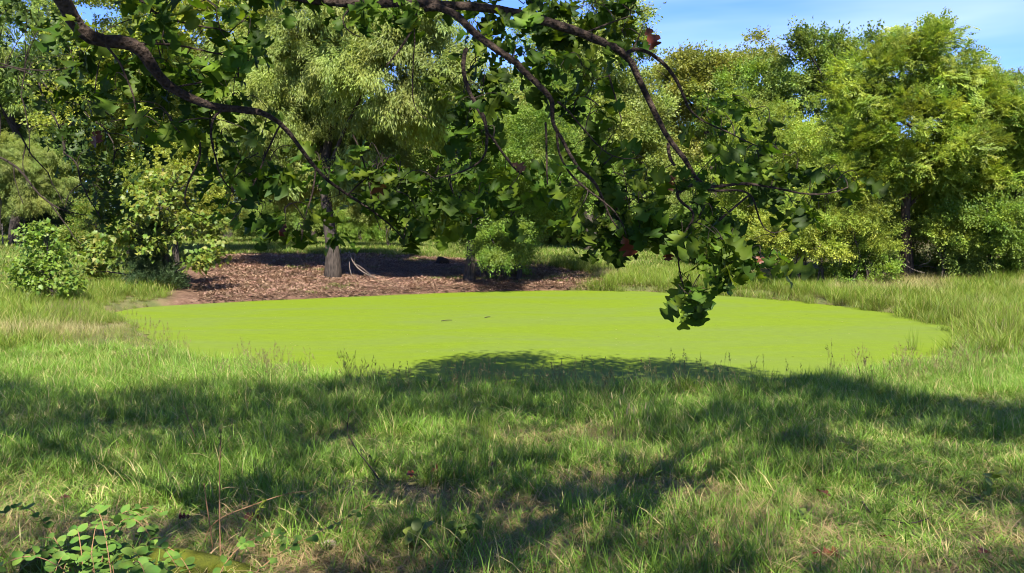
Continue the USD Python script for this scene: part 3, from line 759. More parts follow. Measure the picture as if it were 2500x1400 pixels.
def seed_stems(n, rad, h, seed, lean=0.25, head=0.09):
    """Thin grass stems carrying a loose panicle."""
    rng = np.random.default_rng(seed)
    out, ups = [], []
    for _ in range(n):
        a, r = rng.uniform(0, 6.28), rad * math.sqrt(rng.uniform())
        H = rng.uniform(*h); az = rng.uniform(0, 6.28); l = rng.uniform(0.05, lean)
        t = np.linspace(0, 1, 5)
        P = np.c_[r * math.cos(a) + math.cos(az) * l * H * t ** 2, r * math.sin(a) + math.sin(az) * l * H * t ** 2, H * t - 0.02]
        v, f, _ = tube(P, [0.0022, 0.0012], 3)
        out.append((v, f, np.full(len(v), 0.5))); ups.append(np.clip(v[:, 2] / H, 0, 1))
        m = 11
        tt = rng.uniform(0.72, 1.0, m)
        pp = np.c_[np.interp(tt, t, P[:, 0]), np.interp(tt, t, P[:, 1]), np.interp(tt, t, P[:, 2])]
        d = rng.normal(0, 0.5, (m, 3)) + [0, 0, 0.8]
        v, f, ti = place(NARROW, frames(d, rng.normal(0, 1, (m, 3))), pp, rng.uniform(0.5, 1.0, m) * head * 0.6, np.full(m, 0.9))
        out.append((v, f, ti)); ups.append(np.ones(len(v)))
    v, f, t = join(out)
    return v, f, t, np.concatenate(ups)


def src(name, vftu, mat):
    return source(name, vftu[:3], mat, {'up': vftu[3]})


S = {
    'short': [src('short_tuft', blades(46, 0.18, (0.05, 0.15), (0.004, 0.008), (0.3, 1.7), k, 0.22), 'grass_lawn') for k in range(5)],
    'long': [src('long_tuft', blades(26, 0.12, (0.14, 0.30), (0.004, 0.008), (0.2, 1.1), 20 + k, 0.10), 'grass_lawn') for k in range(5)],
    'thatch': [src('dry_tuft', blades(40, 0.20, (0.03, 0.14), (0.003, 0.006), (0.9, 2.2), 40 + k, 0.5), 'grass_thatch') for k in range(4)],
    'rim': [src('rim_tuft', blades(30, 0.16, (0.18, 0.46), (0.004, 0.009), (0.1, 0.8), 60 + k, 0.16), 'grass_rim') for k in range(5)],
    'seed': [src('seed_stem', seed_stems(5, 0.22, (0.35, 0.75), 80 + k), 'seed_head') for k in range(5)],
    'bank': [src('bank_tuft', blades(60, 0.30, (0.28, 0.75), (0.007, 0.014), (0.15, 0.9), 100 + k, 0.10), 'grass_bank') for k in range(5)],
    'meadow': [src('meadow_tuft', blades(60, 0.50, (0.10, 0.34), (0.016, 0.032), (0.2, 1.0), 120 + k, 0.14), 'grass_meadow') for k in range(5)],
    'dry': [src('dry_bank_tuft', blades(44, 0.32, (0.25, 0.70), (0.005, 0.010), (0.3, 1.2), 140 + k, 0.3), 'grass_dry') for k in range(4)],
}
SHADE_BARE = lambda x, y: np.clip(1.25 - np.hypot((x + 1.15) * 0.8, (y - 4.1) * 1.1) / 1.1, 0, 1) * 0.92


def field(n, y0, y1, seed, wide=0.60, extra=1.2):
    rng = np.random.default_rng(seed)
    y = np.sqrt(rng.uniform(y0 ** 2, y1 ** 2, n))
    x = rng.uniform(-1, 1, n) * (wide * y + extra)
    return x, y, rng


def sow(name, label, kinds, x, y, rng, size, cat='grass'):
    z = ground_z(x, y)
    n = len(x)
    tilt = R.from_euler('zyx', np.c_[rng.uniform(0, 6.28, n), rng.normal(0, 0.12, n), rng.normal(0, 0.12, n)])
    srcs = sum((S[k] for k in kinds), [])
    scatter(name, None, srcs, np.c_[x, y, z], tilt, size, rng.integers(0, len(srcs), n), piece='tuft', label=label, cat=cat)


fb = lambda x, y, s, o: meshkit.fbm(np.stack([x * s + o, y * s, x * 0], -1), 3)
# near meadow: short and long tufts
x, y, rng = field(13500, 2.6, 16, 1)
d = shore_distance(x, y)
k = (d > 0.25) & (rng.uniform(size=len(x)) > SHADE_BARE(x, y) * 0.9) & (fb(x, y, 1.2, 3) > 0.25)
sow('lawn_grass', 'short green meadow grass covering the near ground', ['short'], x[k], y[k], rng, rng.uniform(0.7, 1.35, k.sum()))
x, y, rng = field(7500, 2.8, 16, 2)
d = shore_distance(x, y)
k = (d > 0.2) & (rng.uniform(size=len(x)) > SHADE_BARE(x, y)) & (fb(x, y, 0.9, 9) > 0.46 - 0.02 * np.clip(y - 5, 0, 6))
sow('long_grass', 'longer green grass blades standing out of the near meadow', ['long'], x[k], y[k], rng, rng.uniform(0.7, 1.3, k.sum()))
x, y, rng = field(6500, 2.6, 9.5, 3)
k = (fb(x, y, 1.1, 20) > 0.40 + 0.05 * np.clip(y - 4, 0, 6)) | (SHADE_BARE(x, y) > 0.2)
sow('dry_thatch', 'dry brown thatch lying between the near grass', ['thatch'], x[k], y[k], rng, rng.uniform(0.7, 1.4, k.sum()))
# the near rim of the pond
x, y, rng = field(11000, 10, 27, 4)
d = shore_distance(x, y)
nearside = (y < 19 + 0.0 * x) | (np.abs(x) > 9.5)
k = (d > -0.12) & (d < 2.6) & nearside & (rng.uniform(size=len(x)) < np.clip(1.15 - d / 2.6, 0.1, 1)) & (y < 24)
sow('pond_rim_grass', 'taller grass along the near rim of the pond', ['rim'], x[k], y[k], rng, rng.uniform(0.3, 0.7, k.sum()) * np.interp(x[k], [-7, -4, 6, 9], [1, 0.62, 0.62, 1]))
x, y, rng = field(2600, 9, 22, 5)
d = shore_distance(x, y)
k = (d > -0.1) & (d < 1.7) & (fb(x, y, 0.8, 30) > 0.48) & ((y < 19) | (np.abs(x) > 9.5))
sow('seed_head_grass', 'thin seed heads of grass against the near edge of the duckweed', ['seed'], x[k], y[k], rng, rng.uniform(0.4, 0.85, k.sum()))
# sides and far bank
x, y, rng = field(30000, 14, 52, 6, 0.62, 2)
d = shore_distance(x, y)
lit = shapely.distance(LITTER, shapely.points(np.c_[x, y])) < 0.3
right = (x > 1.8) & (d > -0.22) & (d < 9) & (y > 15)
left = (x < -8.5) & (d > -0.15) & (d < 5) & (y < 31)
k = (right | left) & ~lit & (y < 33.5 + np.clip((9 - x), 0, 8)) & ((y > 17) | (np.abs(x) > 8))
bsz = rng.uniform(0.45, 0.95, len(x)) * np.where(x < 0, np.clip(0.35 + 0.3 * d, 0.35, 1), 1)
dry = fb(x, y, 0.28, 50) > 0.73
sow('bank_grass', 'lush tall grass on the banks around the far side of the pond', ['bank'], x[k & ~dry], y[k & ~dry], rng, bsz[k & ~dry])
sow('dry_bank_grass', 'straw-coloured tall grass patches on the pond banks', ['dry'], x[k & dry], y[k & dry], rng, bsz[k & dry])
# far meadow
x, y, rng = field(19000, 22, 62, 7, 0.62, 2)
d = shore_distance(x, y)
lit = shapely.distance(LITTER, shapely.points(np.c_[x, y])) < rng.uniform(0.1, 1.2, len(x))
k = (d > 2) & ~lit & ~((x > 9) & (y > 33))
sow('meadow_grass', 'sunlit grass of the open meadow beyond the pond', ['meadow'], x[k], y[k], rng, rng.uniform(0.6, 1.2, k.sum()))
# sparse green on the litter bank
x, y, rng = field(9000, 26, 42, 8, 0.3, 0)
lit = shapely.contains_xy(LITTER, x, y)
k = lit & (fb(x, y, 0.5, 60) > 0.62) & (rng.uniform(size=len(x)) < 0.12)
sow('bank_tufts_grass', 'sparse small grass tufts on the brown litter bank', ['meadow'], x[k], y[k], rng, rng.uniform(0.3, 0.6, k.sum()))

# leaf litter on the far bank
dl_src = [source('litter_leaf', place(RHOMB, frames(unit(np.random.default_rng(k), 12) * [1, 1, 0.25], np.array([0, 0, 1.0]) + np.random.default_rng(k).normal(0, 0.4, (12, 3))), np.random.default_rng(k).normal(0, 0.14, (12, 3)) * [1, 1, 0.08] + [0, 0, 0.02], np.random.default_rng(k).uniform(0.04, 0.10, 12), np.random.default_rng(k).uniform(0, 1, 12)), 'leaf_litter') for k in range(4)]
x, y, rng = field(70000, 25, 48, 9, 0.35, 0)
k = shapely.distance(LITTER, shapely.points(np.c_[x, y])) < 2.2 * rng.uniform(size=len(x)) ** 2
k &= (fb(x, y, 0.7, 70) + 0.25 * rng.uniform(size=len(x))) > 0.42
k &= shore_distance(x, y) > 0.1
n = k.sum()
scatter('leaf_litter', None, dl_src, np.c_[x[k], y[k], ground_z(x[k], y[k]) + 0.01], R.from_euler('z', rng.uniform(0, 6.28, n)), rng.uniform(0.7, 1.3, n), rng.integers(0, 4, n), piece='leaves', label='brown leaf litter covering the far bank under the trees', cat='leaf litter')

# bits of leaf and seed drifting on the duckweed
rng = np.random.default_rng(15)
x, y = rng.uniform(-12, 11, 1600), rng.uniform(12, 33, 1600)
k = (shore_distance(x, y) < -0.2) & ((fb(x, y, 0.5, 80) > 0.5) | (rng.uniform(size=1600) < 0.25))
x, y = x[k], y[k]; n = len(x)
v, f, t_ = place((RHOMB[0] * [1, 0.8, 0.6], RHOMB[1]), frames(np.c_[rng.normal(0, 1, (n, 2)), np.zeros(n)], np.array([0, 0, 1.0]) + rng.normal(0, 0.15, (n, 3))), np.c_[x, y, np.full(n, POND_Z + 0.008)], rng.uniform(0.015, 0.055, n), rng.uniform(0, 1, n))
tag(put('floating_debris', (v, f), 'leaf_debris', attrs={'tint': t_}), 'tiny pale and dark leaf bits scattered over the duckweed', 'leaf debris', kind='stuff')

# ------------------------------------------------------------------ the near oak: limbs enter the picture from above, leaves hang below the crown
rng = np.random.default_rng(77)
OAK = np.array([-2.2, -2.6, float(ground_z(-2.2, -2.6))])
oak = thing('oak_tree', 'large lobed-leaf oak whose shaded limbs hang across the top of the photo', 'tree', OAK)
bp = lambda pts: np.array([at(*p) for p in pts]) - OAK
fork = np.array([0.1, 0.2, 3.6])
put('trunk', tube(smooth_path([(0, 0, -0.3), (0.05, 0, 1.2), fork, (0.3, 0.5, 6.0), (0.5, 0.9, 8.5)], 24), [0.48, 0.36, 0.33, 0.25, 0.14], 18, 0.10, 4), 'bark_oak', oak, smooth=True)
for tgt in ((5.5, 5.5, 6.2), (-3.5, 5.0, 6.6), (1.5, 8.5, 6.6), (4.5, 1.0, 7.2), (-4, -1, 7.0), (8, 9, 6.9)):
    put('limb', tube(smooth_path([fork + [0, 0, 0.6], fork + (np.array(tgt) - fork) * 0.5 + [0, 0, 0.9], np.array(tgt)], 14), [0.11, 0.06, 0.02], 9, 0.1), 'bark_oak', oak, smooth=True)
k_px = lambda w, Y: w * 0.5 * Y / FPX
BR = []                                                        # branches: (points in the oak's frame, radii)


def branch(pts, widths, wiggle=0.004, sides=8, name='limb', pre=None):
    Y = np.mean([p[2] for p in pts])
    p = bp(pts)
    if pre is not None:
        p = np.vstack([pre, p])
        widths = [widths[0] * 1.8] * len(pre) + list(widths)
    cl = np.r_[0, np.cumsum(np.linalg.norm(np.diff(p, axis=0), axis=1))]
    widths = np.interp(np.linspace(0, 1, 40), cl / cl[-1], widths)
    path = smooth_path(p, max(14, 9 * len(p)))
    path = path + (meshkit.fbm(path * 6, 3)[:, None] - 0.5) * wiggle * 4
    rad = [k_px(w, Y) for w in widths]
    put(name, tube(path, rad, 12 if max(rad) > 0.012 else sides, 0.30, len(BR)), 'bark_oak', oak, smooth=True)
    BR.append((path, rad))


branch([(60, -170, 3.7), (150, 0, 3.9), (185, 60, 4.0), (245, 98, 4.05), (330, 112, 4.1), (375, 170, 4.15), (425, 220, 4.2), (470, 245, 4.25), (560, 264, 4.35), (625, 272, 4.4), (690, 308, 4.5), (735, 360, 4.55), (770, 410, 4.6), (850, 475, 4.7), (930, 530, 4.75), (985, 585, 4.8)],
       [36, 34, 34, 34, 30, 26, 22, 20, 17, 15, 12, 10, 9, 7, 5, 3], pre=[fork])
branch([(420, -120, 4.3), (740, -6, 4.5), (870, 8, 4.55), (1010, 8, 4.6), (1100, 14, 4.65), (1210, 22, 4.7), (1290, 40, 4.75), (1360, 62, 4.8), (1425, 85, 4.85), (1490, 112, 4.9), (1530, 138, 4.95), (1560, 195, 5.0), (1600, 280, 5.0), (1640, 350, 5.0), (1678, 400, 5.0), (1706, 444, 5.0), (1800, 450, 5.05), (1930, 468, 5.1), (2070, 458, 5.15)],
       [24, 22, 21, 20, 20, 20, 21, 22, 21, 20, 19, 15, 14, 13, 11, 10, 7, 5, 3], pre=[fork + [0.2, 0.3, 0.3]])
branch([(1040, 20, 4.6), (1105, 34, 4.5), (1140, 62, 4.45), (1200, 112, 4.4), (1265, 160, 4.4), (1315, 205, 4.4), (1345, 245, 4.4), (1350, 300, 4.4), (1375, 345, 4.4), (1405, 405, 4.4), (1445, 440, 4.45), (1475, 495, 4.5), (1510, 560, 4.5)], [18, 18, 18, 17, 16, 15, 12, 9, 9, 8, 8, 6, 3])
branch([(1140, 120, 4.45), (1138, 200, 4.4), (1155, 245, 4.4), (1185, 300, 4.35), (1190, 330, 4.35), (1180, 385, 4.3), (1130, 418, 4.3), (1060, 440, 4.3)], [11, 11, 10, 9, 8, 5, 4, 2])
branch([(1190, 325, 4.35), (1230, 375, 4.4), (1255, 410, 4.4), (1330, 448, 4.45), (1420, 455, 4.5)], [6, 6, 5, 4, 2])
branch([(1332, 300, 4.4), (1335, 390, 4.35), (1338, 450, 4.35)], [6, 5, 3])
branch([(1360, 250, 4.4), (1420, 310, 4.5), (1480, 370, 4.6), (1560, 385, 4.7)], [5, 4, 3, 2])
branch([(1360, 320, 4.4), (1440, 470, 4.4), (1500, 520, 4.45), (1530, 585, 4.5)], [6, 5, 4, 2])
branch([(1530, 132, 4.95), (1575, 126, 5.0), (1610, 148, 5.0), (1650, 195, 5.05), (1668, 235, 5.05), (1690, 275, 5.1), (1750, 310, 5.1), (1820, 345, 5.15), (1930, 380, 5.2)], [10, 9, 9, 8, 7, 5, 4, 3, 2])
branch([(1018, 35, 4.55), (1005, 75, 4.5), (980, 115, 4.5), (940, 166, 4.5)], [7, 6, 5, 3], name='twig')
branch([(1012, 60, 4.5), (1012, 120, 4.5), (1006, 220, 4.5), (1016, 265, 4.5), (1042, 290, 4.5)], [4, 3, 3, 2, 2], name='twig')
branch([(478, 330, 4.3), (472, 420, 4.3), (450, 480, 4.3), (500, 530, 4.3)], [6, 5, 4, 2], name='twig')
branch([(560, 264, 4.35), (515, 310, 4.3), (520, 360, 4.3), (545, 440, 4.35), (600, 480, 4.4)], [6, 6, 5, 4, 2], name='twig')
branch([(1483, 165, 4.9), (1500, 230, 4.9), (1520, 295, 4.9)], [5, 4, 3], name='twig')
branch([(1632, 350, 5.0), (1635, 380, 5.0), (1648, 405, 5.0)], [9, 8, 7], name='twig')
branch([(1706, 446, 5.0), (1755, 466, 5.0), (1830, 476, 5.0), (1850, 520, 5.0), (1920, 560, 5.05)], [8, 6, 5, 4, 2])
branch([(1655, 470, 4.7), (1672, 500, 4.7), (1692, 522, 4.7), (1668, 575, 4.7), (1658, 650, 4.7), (1672, 715, 4.7)], [8, 7, 6, 5, 4, 2])
branch([(1750, 540, 4.8), (1800, 600, 4.8), (1845, 630, 4.8), (1900, 650, 4.8)], [6, 5, 4, 2])
branch([(1830, 476, 5.0), (1752, 540, 4.8)], [5, 6])
branch([(1706, 444, 5.0), (1655, 470, 4.7)], [8, 8])
branch([(685, 305, 4.5), (640, 400, 4.45), (610, 470, 4.4), (560, 545, 4.4)], [5, 4, 3, 2])
branch([(770, 410, 4.6), (760, 480, 4.55), (740, 560, 4.5), (735, 590, 4.5)], [5, 4, 3, 2])
branch([(850, 475, 4.7), (900, 430, 4.65), (940, 400, 4.6)], [4, 3, 2])
branch([(860, 330, 4.7), (890, 400, 4.7), (905, 470, 4.7), (930, 560, 4.7)], [4, 4, 3, 2])
branch([(250, 100, 4.05), (300, 170, 4.0), (330, 260, 4.0), (330, 330, 4.0)], [6, 5, 4, 2])
branch([(330, 112, 4.1), (420, 110, 4.2), (520, 130, 4.3), (620, 150, 4.4)], [6, 5, 4, 2])
branch([(420, 215, 4.2), (500, 200, 4.3), (580, 190, 4.4)], [5, 4, 2])
branch([(310, -80, 4.0), (380, 30, 4.0), (470, 60, 4.1), (560, 80, 4.2)], [8, 7, 5, 2])
branch([(870, 8, 4.55), (840, 60, 4.5), (880, 90, 4.5)], [4, 3, 2])
branch([(1420, 85, 4.85), (1480, 60, 4.9), (1540, 40, 5.0)], [5, 4, 2])
branch([(1530, 138, 4.95), (1560, 90, 5.0), (1570, 60, 5.0)], [4, 3, 2], name='twig')
branch([(1520, 10, 4.8), (1560, 30, 4.8), (1580, 22, 4.8)], [3, 2, 2], name='twig')

def to_px(p):
    d = np.asarray(p) - [0, 0, EYE]
    f_ = d[:, 1] * CP - d[:, 2] * SP
    return np.c_[1250 + FPX * d[:, 0] / f_, 700 - FPX * (d[:, 1] * SP + d[:, 2] * CP) / f_]


thick = np.vstack([b[0] for b in BR if max(b[1]) > 0.009]) + OAK
thick = thick[thick[:, 1] > 2]
thick_px = cKDTree(to_px(thick))
bpts = np.vstack([b[0] for b in BR])
btree = cKDTree(bpts)
# where leaf clusters hang (photo pixels; weight; distance)
areas = [  # polygon, clusters, distance
    ([(130, 0), (620, 0), (640, 140), (640, 200), (420, 110), (240, 60)], 18, 4.25),
    ([(150, 60), (330, 130), (450, 260), (430, 330), (300, 330), (160, 220)], 17, 4.05),
    ([(330, 100), (620, 120), (640, 220), (600, 300), (470, 250)], 16, 4.35),
    ([(360, 290), (700, 290), (720, 420), (560, 430), (400, 370)], 14, 4.35),
    ([(500, 440), (760, 330), (1000, 500), (1050, 600), (900, 590), (700, 600), (530, 580)], 33, 4.55),
    ([(860, 360), (990, 380), (1010, 520), (900, 500)], 11, 4.7),
    ([(650, -20), (850, -10), (1050, 10), (1000, 60), (860, 70), (700, 10)], 16, 4.55),
    ([(1080, 0), (1480, 0), (1500, 140), (1380, 120), (1200, 60)], 26, 4.75),
    ([(1100, 80), (1330, 120), (1500, 190), (1470, 330), (1340, 310), (1120, 250)], 25, 4.5),
    ([(1090, 220), (1220, 250), (1230, 360), (1130, 350)], 12, 4.35),
    ([(1030, 400), (1200, 360), (1350, 400), (1420, 500), (1380, 590), (1200, 560), (1060, 560)], 24, 4.4),
    ([(960, 500), (1090, 460), (1090, 600), (980, 600)], 10, 4.6),
    ([(1380, 330), (1560, 380), (1640, 500), (1560, 600), (1420, 560)], 22, 4.6),
    ([(1430, 540), (1620, 560), (1560, 640), (1430, 620)], 12, 4.55),
    ([(1490, 0), (1560, 20), (1560, 140), (1500, 120)], 7, 4.9),
    ([(1680, 230), (1830, 260), (1900, 340), (1900, 440), (1740, 430), (1690, 320)], 18, 5.1),
    ([(1560, 440), (1740, 450), (1850, 520), (1760, 600), (1600, 600)], 17, 4.8),
    ([(1830, 370), (2080, 420), (2120, 520), (1950, 560), (1840, 520)], 20, 5.1),
    ([(1620, 590), (1860, 590), (1960, 650), (1930, 700), (1780, 690), (1630, 680)], 17, 4.75),
    ([(1650, 690), (1710, 690), (1700, 750), (1660, 740)], 5, 4.7),
]
leaves, twigs = [], []
pool = bpts.copy()


def leaf_at(shapes, p, d, up, s, tint):
    a, b = shapes[rng.integers(len(shapes))]
    M = frames(np.asarray(d)[None], np.asarray(up)[None])
    v, f, _ = place((a, b), M, np.asarray(p)[None], [s], [0])
    return v, f, tint


for poly, n, Y in areas:
    P = Polygon(poly)
    x0, y0, x1, y1 = P.bounds
    c = 0
    while c < n:
        px, py = rng.uniform(x0, x1), rng.uniform(y0, y1)
        if not P.contains(shapely.Point(px, py)):
            continue
        c += 1
        Yp = Y + rng.normal(0.08, 0.22)
        dpx, ip = thick_px.query((px, py))
        if dpx < 75 and rng.uniform() < 0.85:
            Yp = max(Yp, thick[ip, 1] + rng.uniform(0.12, 0.45))
        p = at(px, py - 22, Yp) - OAK
        i = int(np.argmin(((pool - p) ** 2).sum(1)))
        b = pool[i]
        dist = np.linalg.norm(b - p)
        mid = 0.5 * (b + p) + np.array([0, 0, 0.05]) + rng.normal(0, 0.02, 3)
        tw = smooth_path([b, mid, p], 7)
        pool = np.vstack([pool, tw[2:]])
        if dist > 0.03:
            twigs.append(tube(tw, [0.0032, 0.0022, 0.0014], 5, 0.1))
        m = rng.integers(4, 7)
        tdir = (p - b) / (np.linalg.norm(p - b) + 1e-6)
        for j in range(m):
            az = rng.uniform(0, 6.28)
            d = np.array([math.cos(az), math.sin(az) * 0.8, 0]) * rng.uniform(0.5, 1.0) + tdir * 0.45 + np.array([0, 0, rng.uniform(-0.95, 0.0)])
            up = np.array([0, 0, 1.0]) * 0.9 + np.array([0, -0.55, 0]) + rng.normal(0, 0.45, 3)
            q0 = p + rng.normal(0, 0.022, 3)
            s = rng.uniform(0.095, 0.16) * (0.7 if rng.uniform() < 0.2 else 1)
            s *= 1.05 if px > 1550 else 0.95
            v, f, t = leaf_at(OAK_LEAVES, q0, d, up, s, float(rng.beta(2, 2)))
            leaves.append((s * 4.6 / (Y + 0.001), v, f, float(rng.uniform(0, 1) ** 1.3)))
dead = [(905, 440, 4.6, .15), (1578, 75, 4.9, .15), (1248, 412, 4.4, .08), (1640, 440, 4.9, .1), (1735, 680, 4.7, .05), (1630, 620, 4.75, .08), (230, 330, 4.3, .10), (1845, 640, 4.8, .06), (1520, 590, 4.5, .12), (700, 560, 4.5, .08)]
for px, py, Y, s in dead:
    p = at(px, py - 18, Y) - OAK
    v, f, t = leaf_at(OAK_LEAVES, p, rng.normal(0, 0.4, 3) + [0.2, 0, -0.9], np.array([0.2, -1, 0.3]) + rng.normal(0, 0.3, 3), s, float(rng.uniform(0.1, 0.9)))
    tag(put('dead_leaf', (v, f), 'leaf_dead', oak, attrs={'tint': np.full(len(v), t)}, smooth=True), 'withered rust-red oak leaf')
leafy(oak, leaves, 'leaf_oak')
v, f, _ = join(twigs)
tag(put('twigs', (v, f), 'twig_dark', oak), kind='stuff')


def oak_bough(shapes, seed, n=27, L=(0.12, 0.17)):
    r = np.random.default_rng(seed)
    out = []
    for _ in range(n):
        p = np.array([r.uniform(0.05, 0.9), r.normal(0, 0.26), r.normal(0, 0.14)])
        d = np.array([0.6, p[1] * 2, -0.2]) + r.normal(0, 0.5, 3)
        a, b = shapes[r.integers(len(shapes))]
        keep = slice(None)
        v, f, _ = place((a, b), frames(d[None], (np.array([0, 0, 1.0]) + r.normal(0, 0.35, 3))[None]), p[None], [r.uniform(*L)], [0])
        out.append((v, f, float(r.beta(2, 2))))
    return join(out)


simple_oak = [(np.array([[0, 0, 0], [.3, .16, .02], [.5, .12, 0], [.75, .34, .02], [1, 0, -.1], [.75, -.34, .02], [.5, -.12, 0], [.3, -.16, .02]]), np.array([[0, 7, 1], [7, 2, 1], [7, 6, 2], [6, 3, 2], [6, 5, 3], [5, 4, 3]]))]
ob = [source('oak_spray', oak_bough(simple_oak, 600 + k), 'leaf_oak') for k in range(4)]

# light gaps in the crown: (photo pixel on the ground, radius) where sun reaches the ground or the shrub
gaps = [(60, 1165, .42, 0), (200, 1165, .42, 0), (330, 1160, .35, 0), (450, 1150, .33, 0), (540, 1165, .22, 0), (1250, 1035, .20, 0), (1015, 1015, .16, 0), (1440, 1015, .22, 0), (1520, 1065, .22, 0), (1690, 945, .30, 0), (2120, 1035, .22, 0), (2340, 1005, .18, 0),
        (1770, 1110, .18, 0), (2010, 1140, .15, 0), (1450, 1235, .10, 0), (1960, 1230, .15, 0), (2060, 1325, .16, 0), (2470, 1090, .12, 0), (690, 1310, .14, 0), (810, 1330, .14, 0), (430, 1385, .15, 0), (100, 1290, .3, .3), (200, 1320, .28, .3), (270, 1215, .3, .3), (300, 1280, .3, .3), (40, 1240, .2, .3), (2030, 1250, .1, 0),
        (1350, 890, .3, -.86), (1000, 905, .2, -.86), (1560, 905, .25, -.86)]
gp = []
for px, py, r_, z in gaps:
    p = on_level(px, py, z)
    if z == 0:
        p = on_level(px, py, float(ground_z(p[0], p[1])) + 0.1)
    gp.append((p, r_))


def thin(P):
    keep = np.ones(len(P), bool)
    for g0, r_ in gp:
        w = P - g0
        along = w @ SUN
        dist = np.linalg.norm(w - along[:, None] * SUN, axis=1)
        keep &= ~((dist < r_ * 1.0 + 0.22) & (along > 0))
    return keep


def above_frame(P, margin=0.75):
    return P[:, 2] > EYE + np.maximum(P[:, 1], 0) * 0.258 + margin


EDGE = np.array([on_level(x_, y_, -0.8 if 900 < x_ < 1860 else -0.4)[:2] for x_, y_ in [(-300, 890), (0, 885), (150, 905), (330, 925), (500, 900), (570, 888), (760, 905), (930, 915), (1000, 880), (1130, 857), (1210, 846), (1320, 846), (1385, 872), (1450, 857), (1600, 862), (1740, 876), (1850, 892), (2000, 930), (2250, 940), (2500, 940), (2800, 935)]])


def canopy(seed, n, pick):
    """Boughs of the crowns over the viewer, above the picture: where their shade falls, in clumps with gaps between."""
    r = np.random.default_rng(seed)
    gx_, gy_ = r.uniform(-11, 11, n), r.uniform(0.5, 17, n)
    order = np.argsort(EDGE[:, 0])
    rim_x = r.uniform(-2.0, 6.0, n // 14)                                     # the outer boughs stand closer
    gx_, gy_ = np.r_[gx_, rim_x], np.r_[gy_, np.interp(rim_x, EDGE[order, 0], EDGE[order, 1]) - 0.3 - 2.2 * r.uniform(0, 1, n // 14)]
    k = (gy_ < np.interp(gx_, EDGE[order, 0], EDGE[order, 1]) - 0.25) & pick(gx_)
    gx_, gy_ = gx_[k], gy_[k]
    gz_ = ground_z(gx_, gy_)
    near = r.uniform(0, 1, len(gx_)) < np.interp(gy_, [4.0, 5.2, 6.2, 8.0, 9.0], [1.0, 1.0, 0.6, 0.6, 1.0])   # the hanging limbs shade this strip too
    gx_, gy_, gz_ = gx_[near], gy_[near], gz_[near]
    kk = meshkit.fbm(np.c_[gx_ * 0.8, gy_ * 0.55, gx_ * 0], 3, seed=8)
    keep = (kk > 0.30) | (gy_ > 11)
    gx_, gy_, gz_ = gx_[keep], gy_[keep], gz_[keep]
    t = (np.maximum(5.0, (EYE + 0.85 + 0.258 * gy_) / (1 + 0.258 * -SUN[1] / SUN[2])) + r.uniform(0, 1.7, len(gx_)) - gz_) / SUN[2]
    t = t * np.ones(len(gx_))
    P = np.c_[gx_, gy_, gz_] + t[:, None] * SUN
    return P[above_frame(P) & thin(P)]


def overhead(owner, o, P, srcs, seed):
    r = np.random.default_rng(seed)
    n = len(P)
    D = unit(r, n) * [1, 1, 0.35]
    scatter('crown', owner, srcs, P - o, R.from_matrix(frames(D, np.array([0, 0, 1.0]) + r.normal(0, 0.2, (n, 3)))), r.uniform(0.5, 0.85, n), r.integers(0, len(srcs), n))


overhead(oak, OAK, canopy(700, 10500, lambda x: x > -4.5), ob, 701)

# ------------------------------------------------------------------ the second oak on the left, narrow pointed leaves, bare hanging twigs
PIN = np.array([-8.2, 1.5, float(ground_z(-8.2, 1.5))])
pin = thing('pin_oak_tree', 'oak with narrow pointed leaves and thin bare twigs hanging in from the left', 'tree', PIN)
put('trunk', tube(smooth_path([(0, 0, -0.3), (0.05, 0, 2), (0.1, 0.1, 5), (0.2, 0.2, 8.5)], 20), [0.32, 0.24, 0.2, 0.08], 14, 0.08, 9), 'bark_oak', pin, smooth=True)
pb = lambda pts: np.array([at(*p) for p in pts]) - PIN
pinpts = []
pin_branches = [
    ([(-260, 60, 5.0), (0, 165, 5.0), (90, 190, 5.0), (165, 250, 5.0), (200, 257, 5.0)], [9, 8, 6, 4, 2]),
    ([(-260, 90, 4.9), (-60, 130, 4.9), (60, 170, 4.9), (130, 172, 4.9), (200, 150, 4.9)], [8, 6, 4, 3, 2]),
    ([(-300, 100, 4.6), (0, 255, 4.7), (45, 335, 4.7), (75, 375, 4.7), (110, 420, 4.7), (140, 480, 4.7), (150, 500, 4.7)], [9, 6, 5, 4, 4, 3, 2]),
    ([(-280, 200, 4.8), (0, 382, 4.8), (45, 410, 4.8), (80, 455, 4.8), (115, 500, 4.8), (160, 520, 4.8), (225, 528, 4.8)], [10, 7, 7, 6, 6, 4, 2]),
    ([(115, 500, 4.8), (150, 540, 4.8), (200, 595, 4.8)], [4, 3, 2]),
    ([(35, 405, 4.8), (42, 450, 4.8), (52, 500, 4.8)], [3, 2, 2]),
    ([(60, 355, 4.7), (62, 420, 4.7), (75, 460, 4.7)], [3, 2, 2]),
    ([(0, 270, 4.7), (-4, 400, 4.7), (3, 560, 4.7)], [3, 3, 2]),
    ([(160, 375, 4.6), (190, 410, 4.6), (200, 450, 4.6), (220, 490, 4.6), (245, 540, 4.6)], [4, 4, 4, 3, 2]),
    ([(200, 450, 4.6), (165, 480, 4.6), (155, 510, 4.6)], [3, 2, 2]),
    ([(90, 190, 5.0), (130, 280, 4.9), (160, 375, 4.6)], [5, 4, 4]),
    ([(200, 257, 5.0), (240, 310, 4.9), (280, 370, 4.8), (270, 450, 4.8), (265, 520, 4.8)], [4, 4, 3, 3, 2]),
    ([(60, 170, 4.9), (60, 260, 4.9), (70, 320, 4.9), (72, 380, 4.9)], [3, 3, 2, 2]),
]
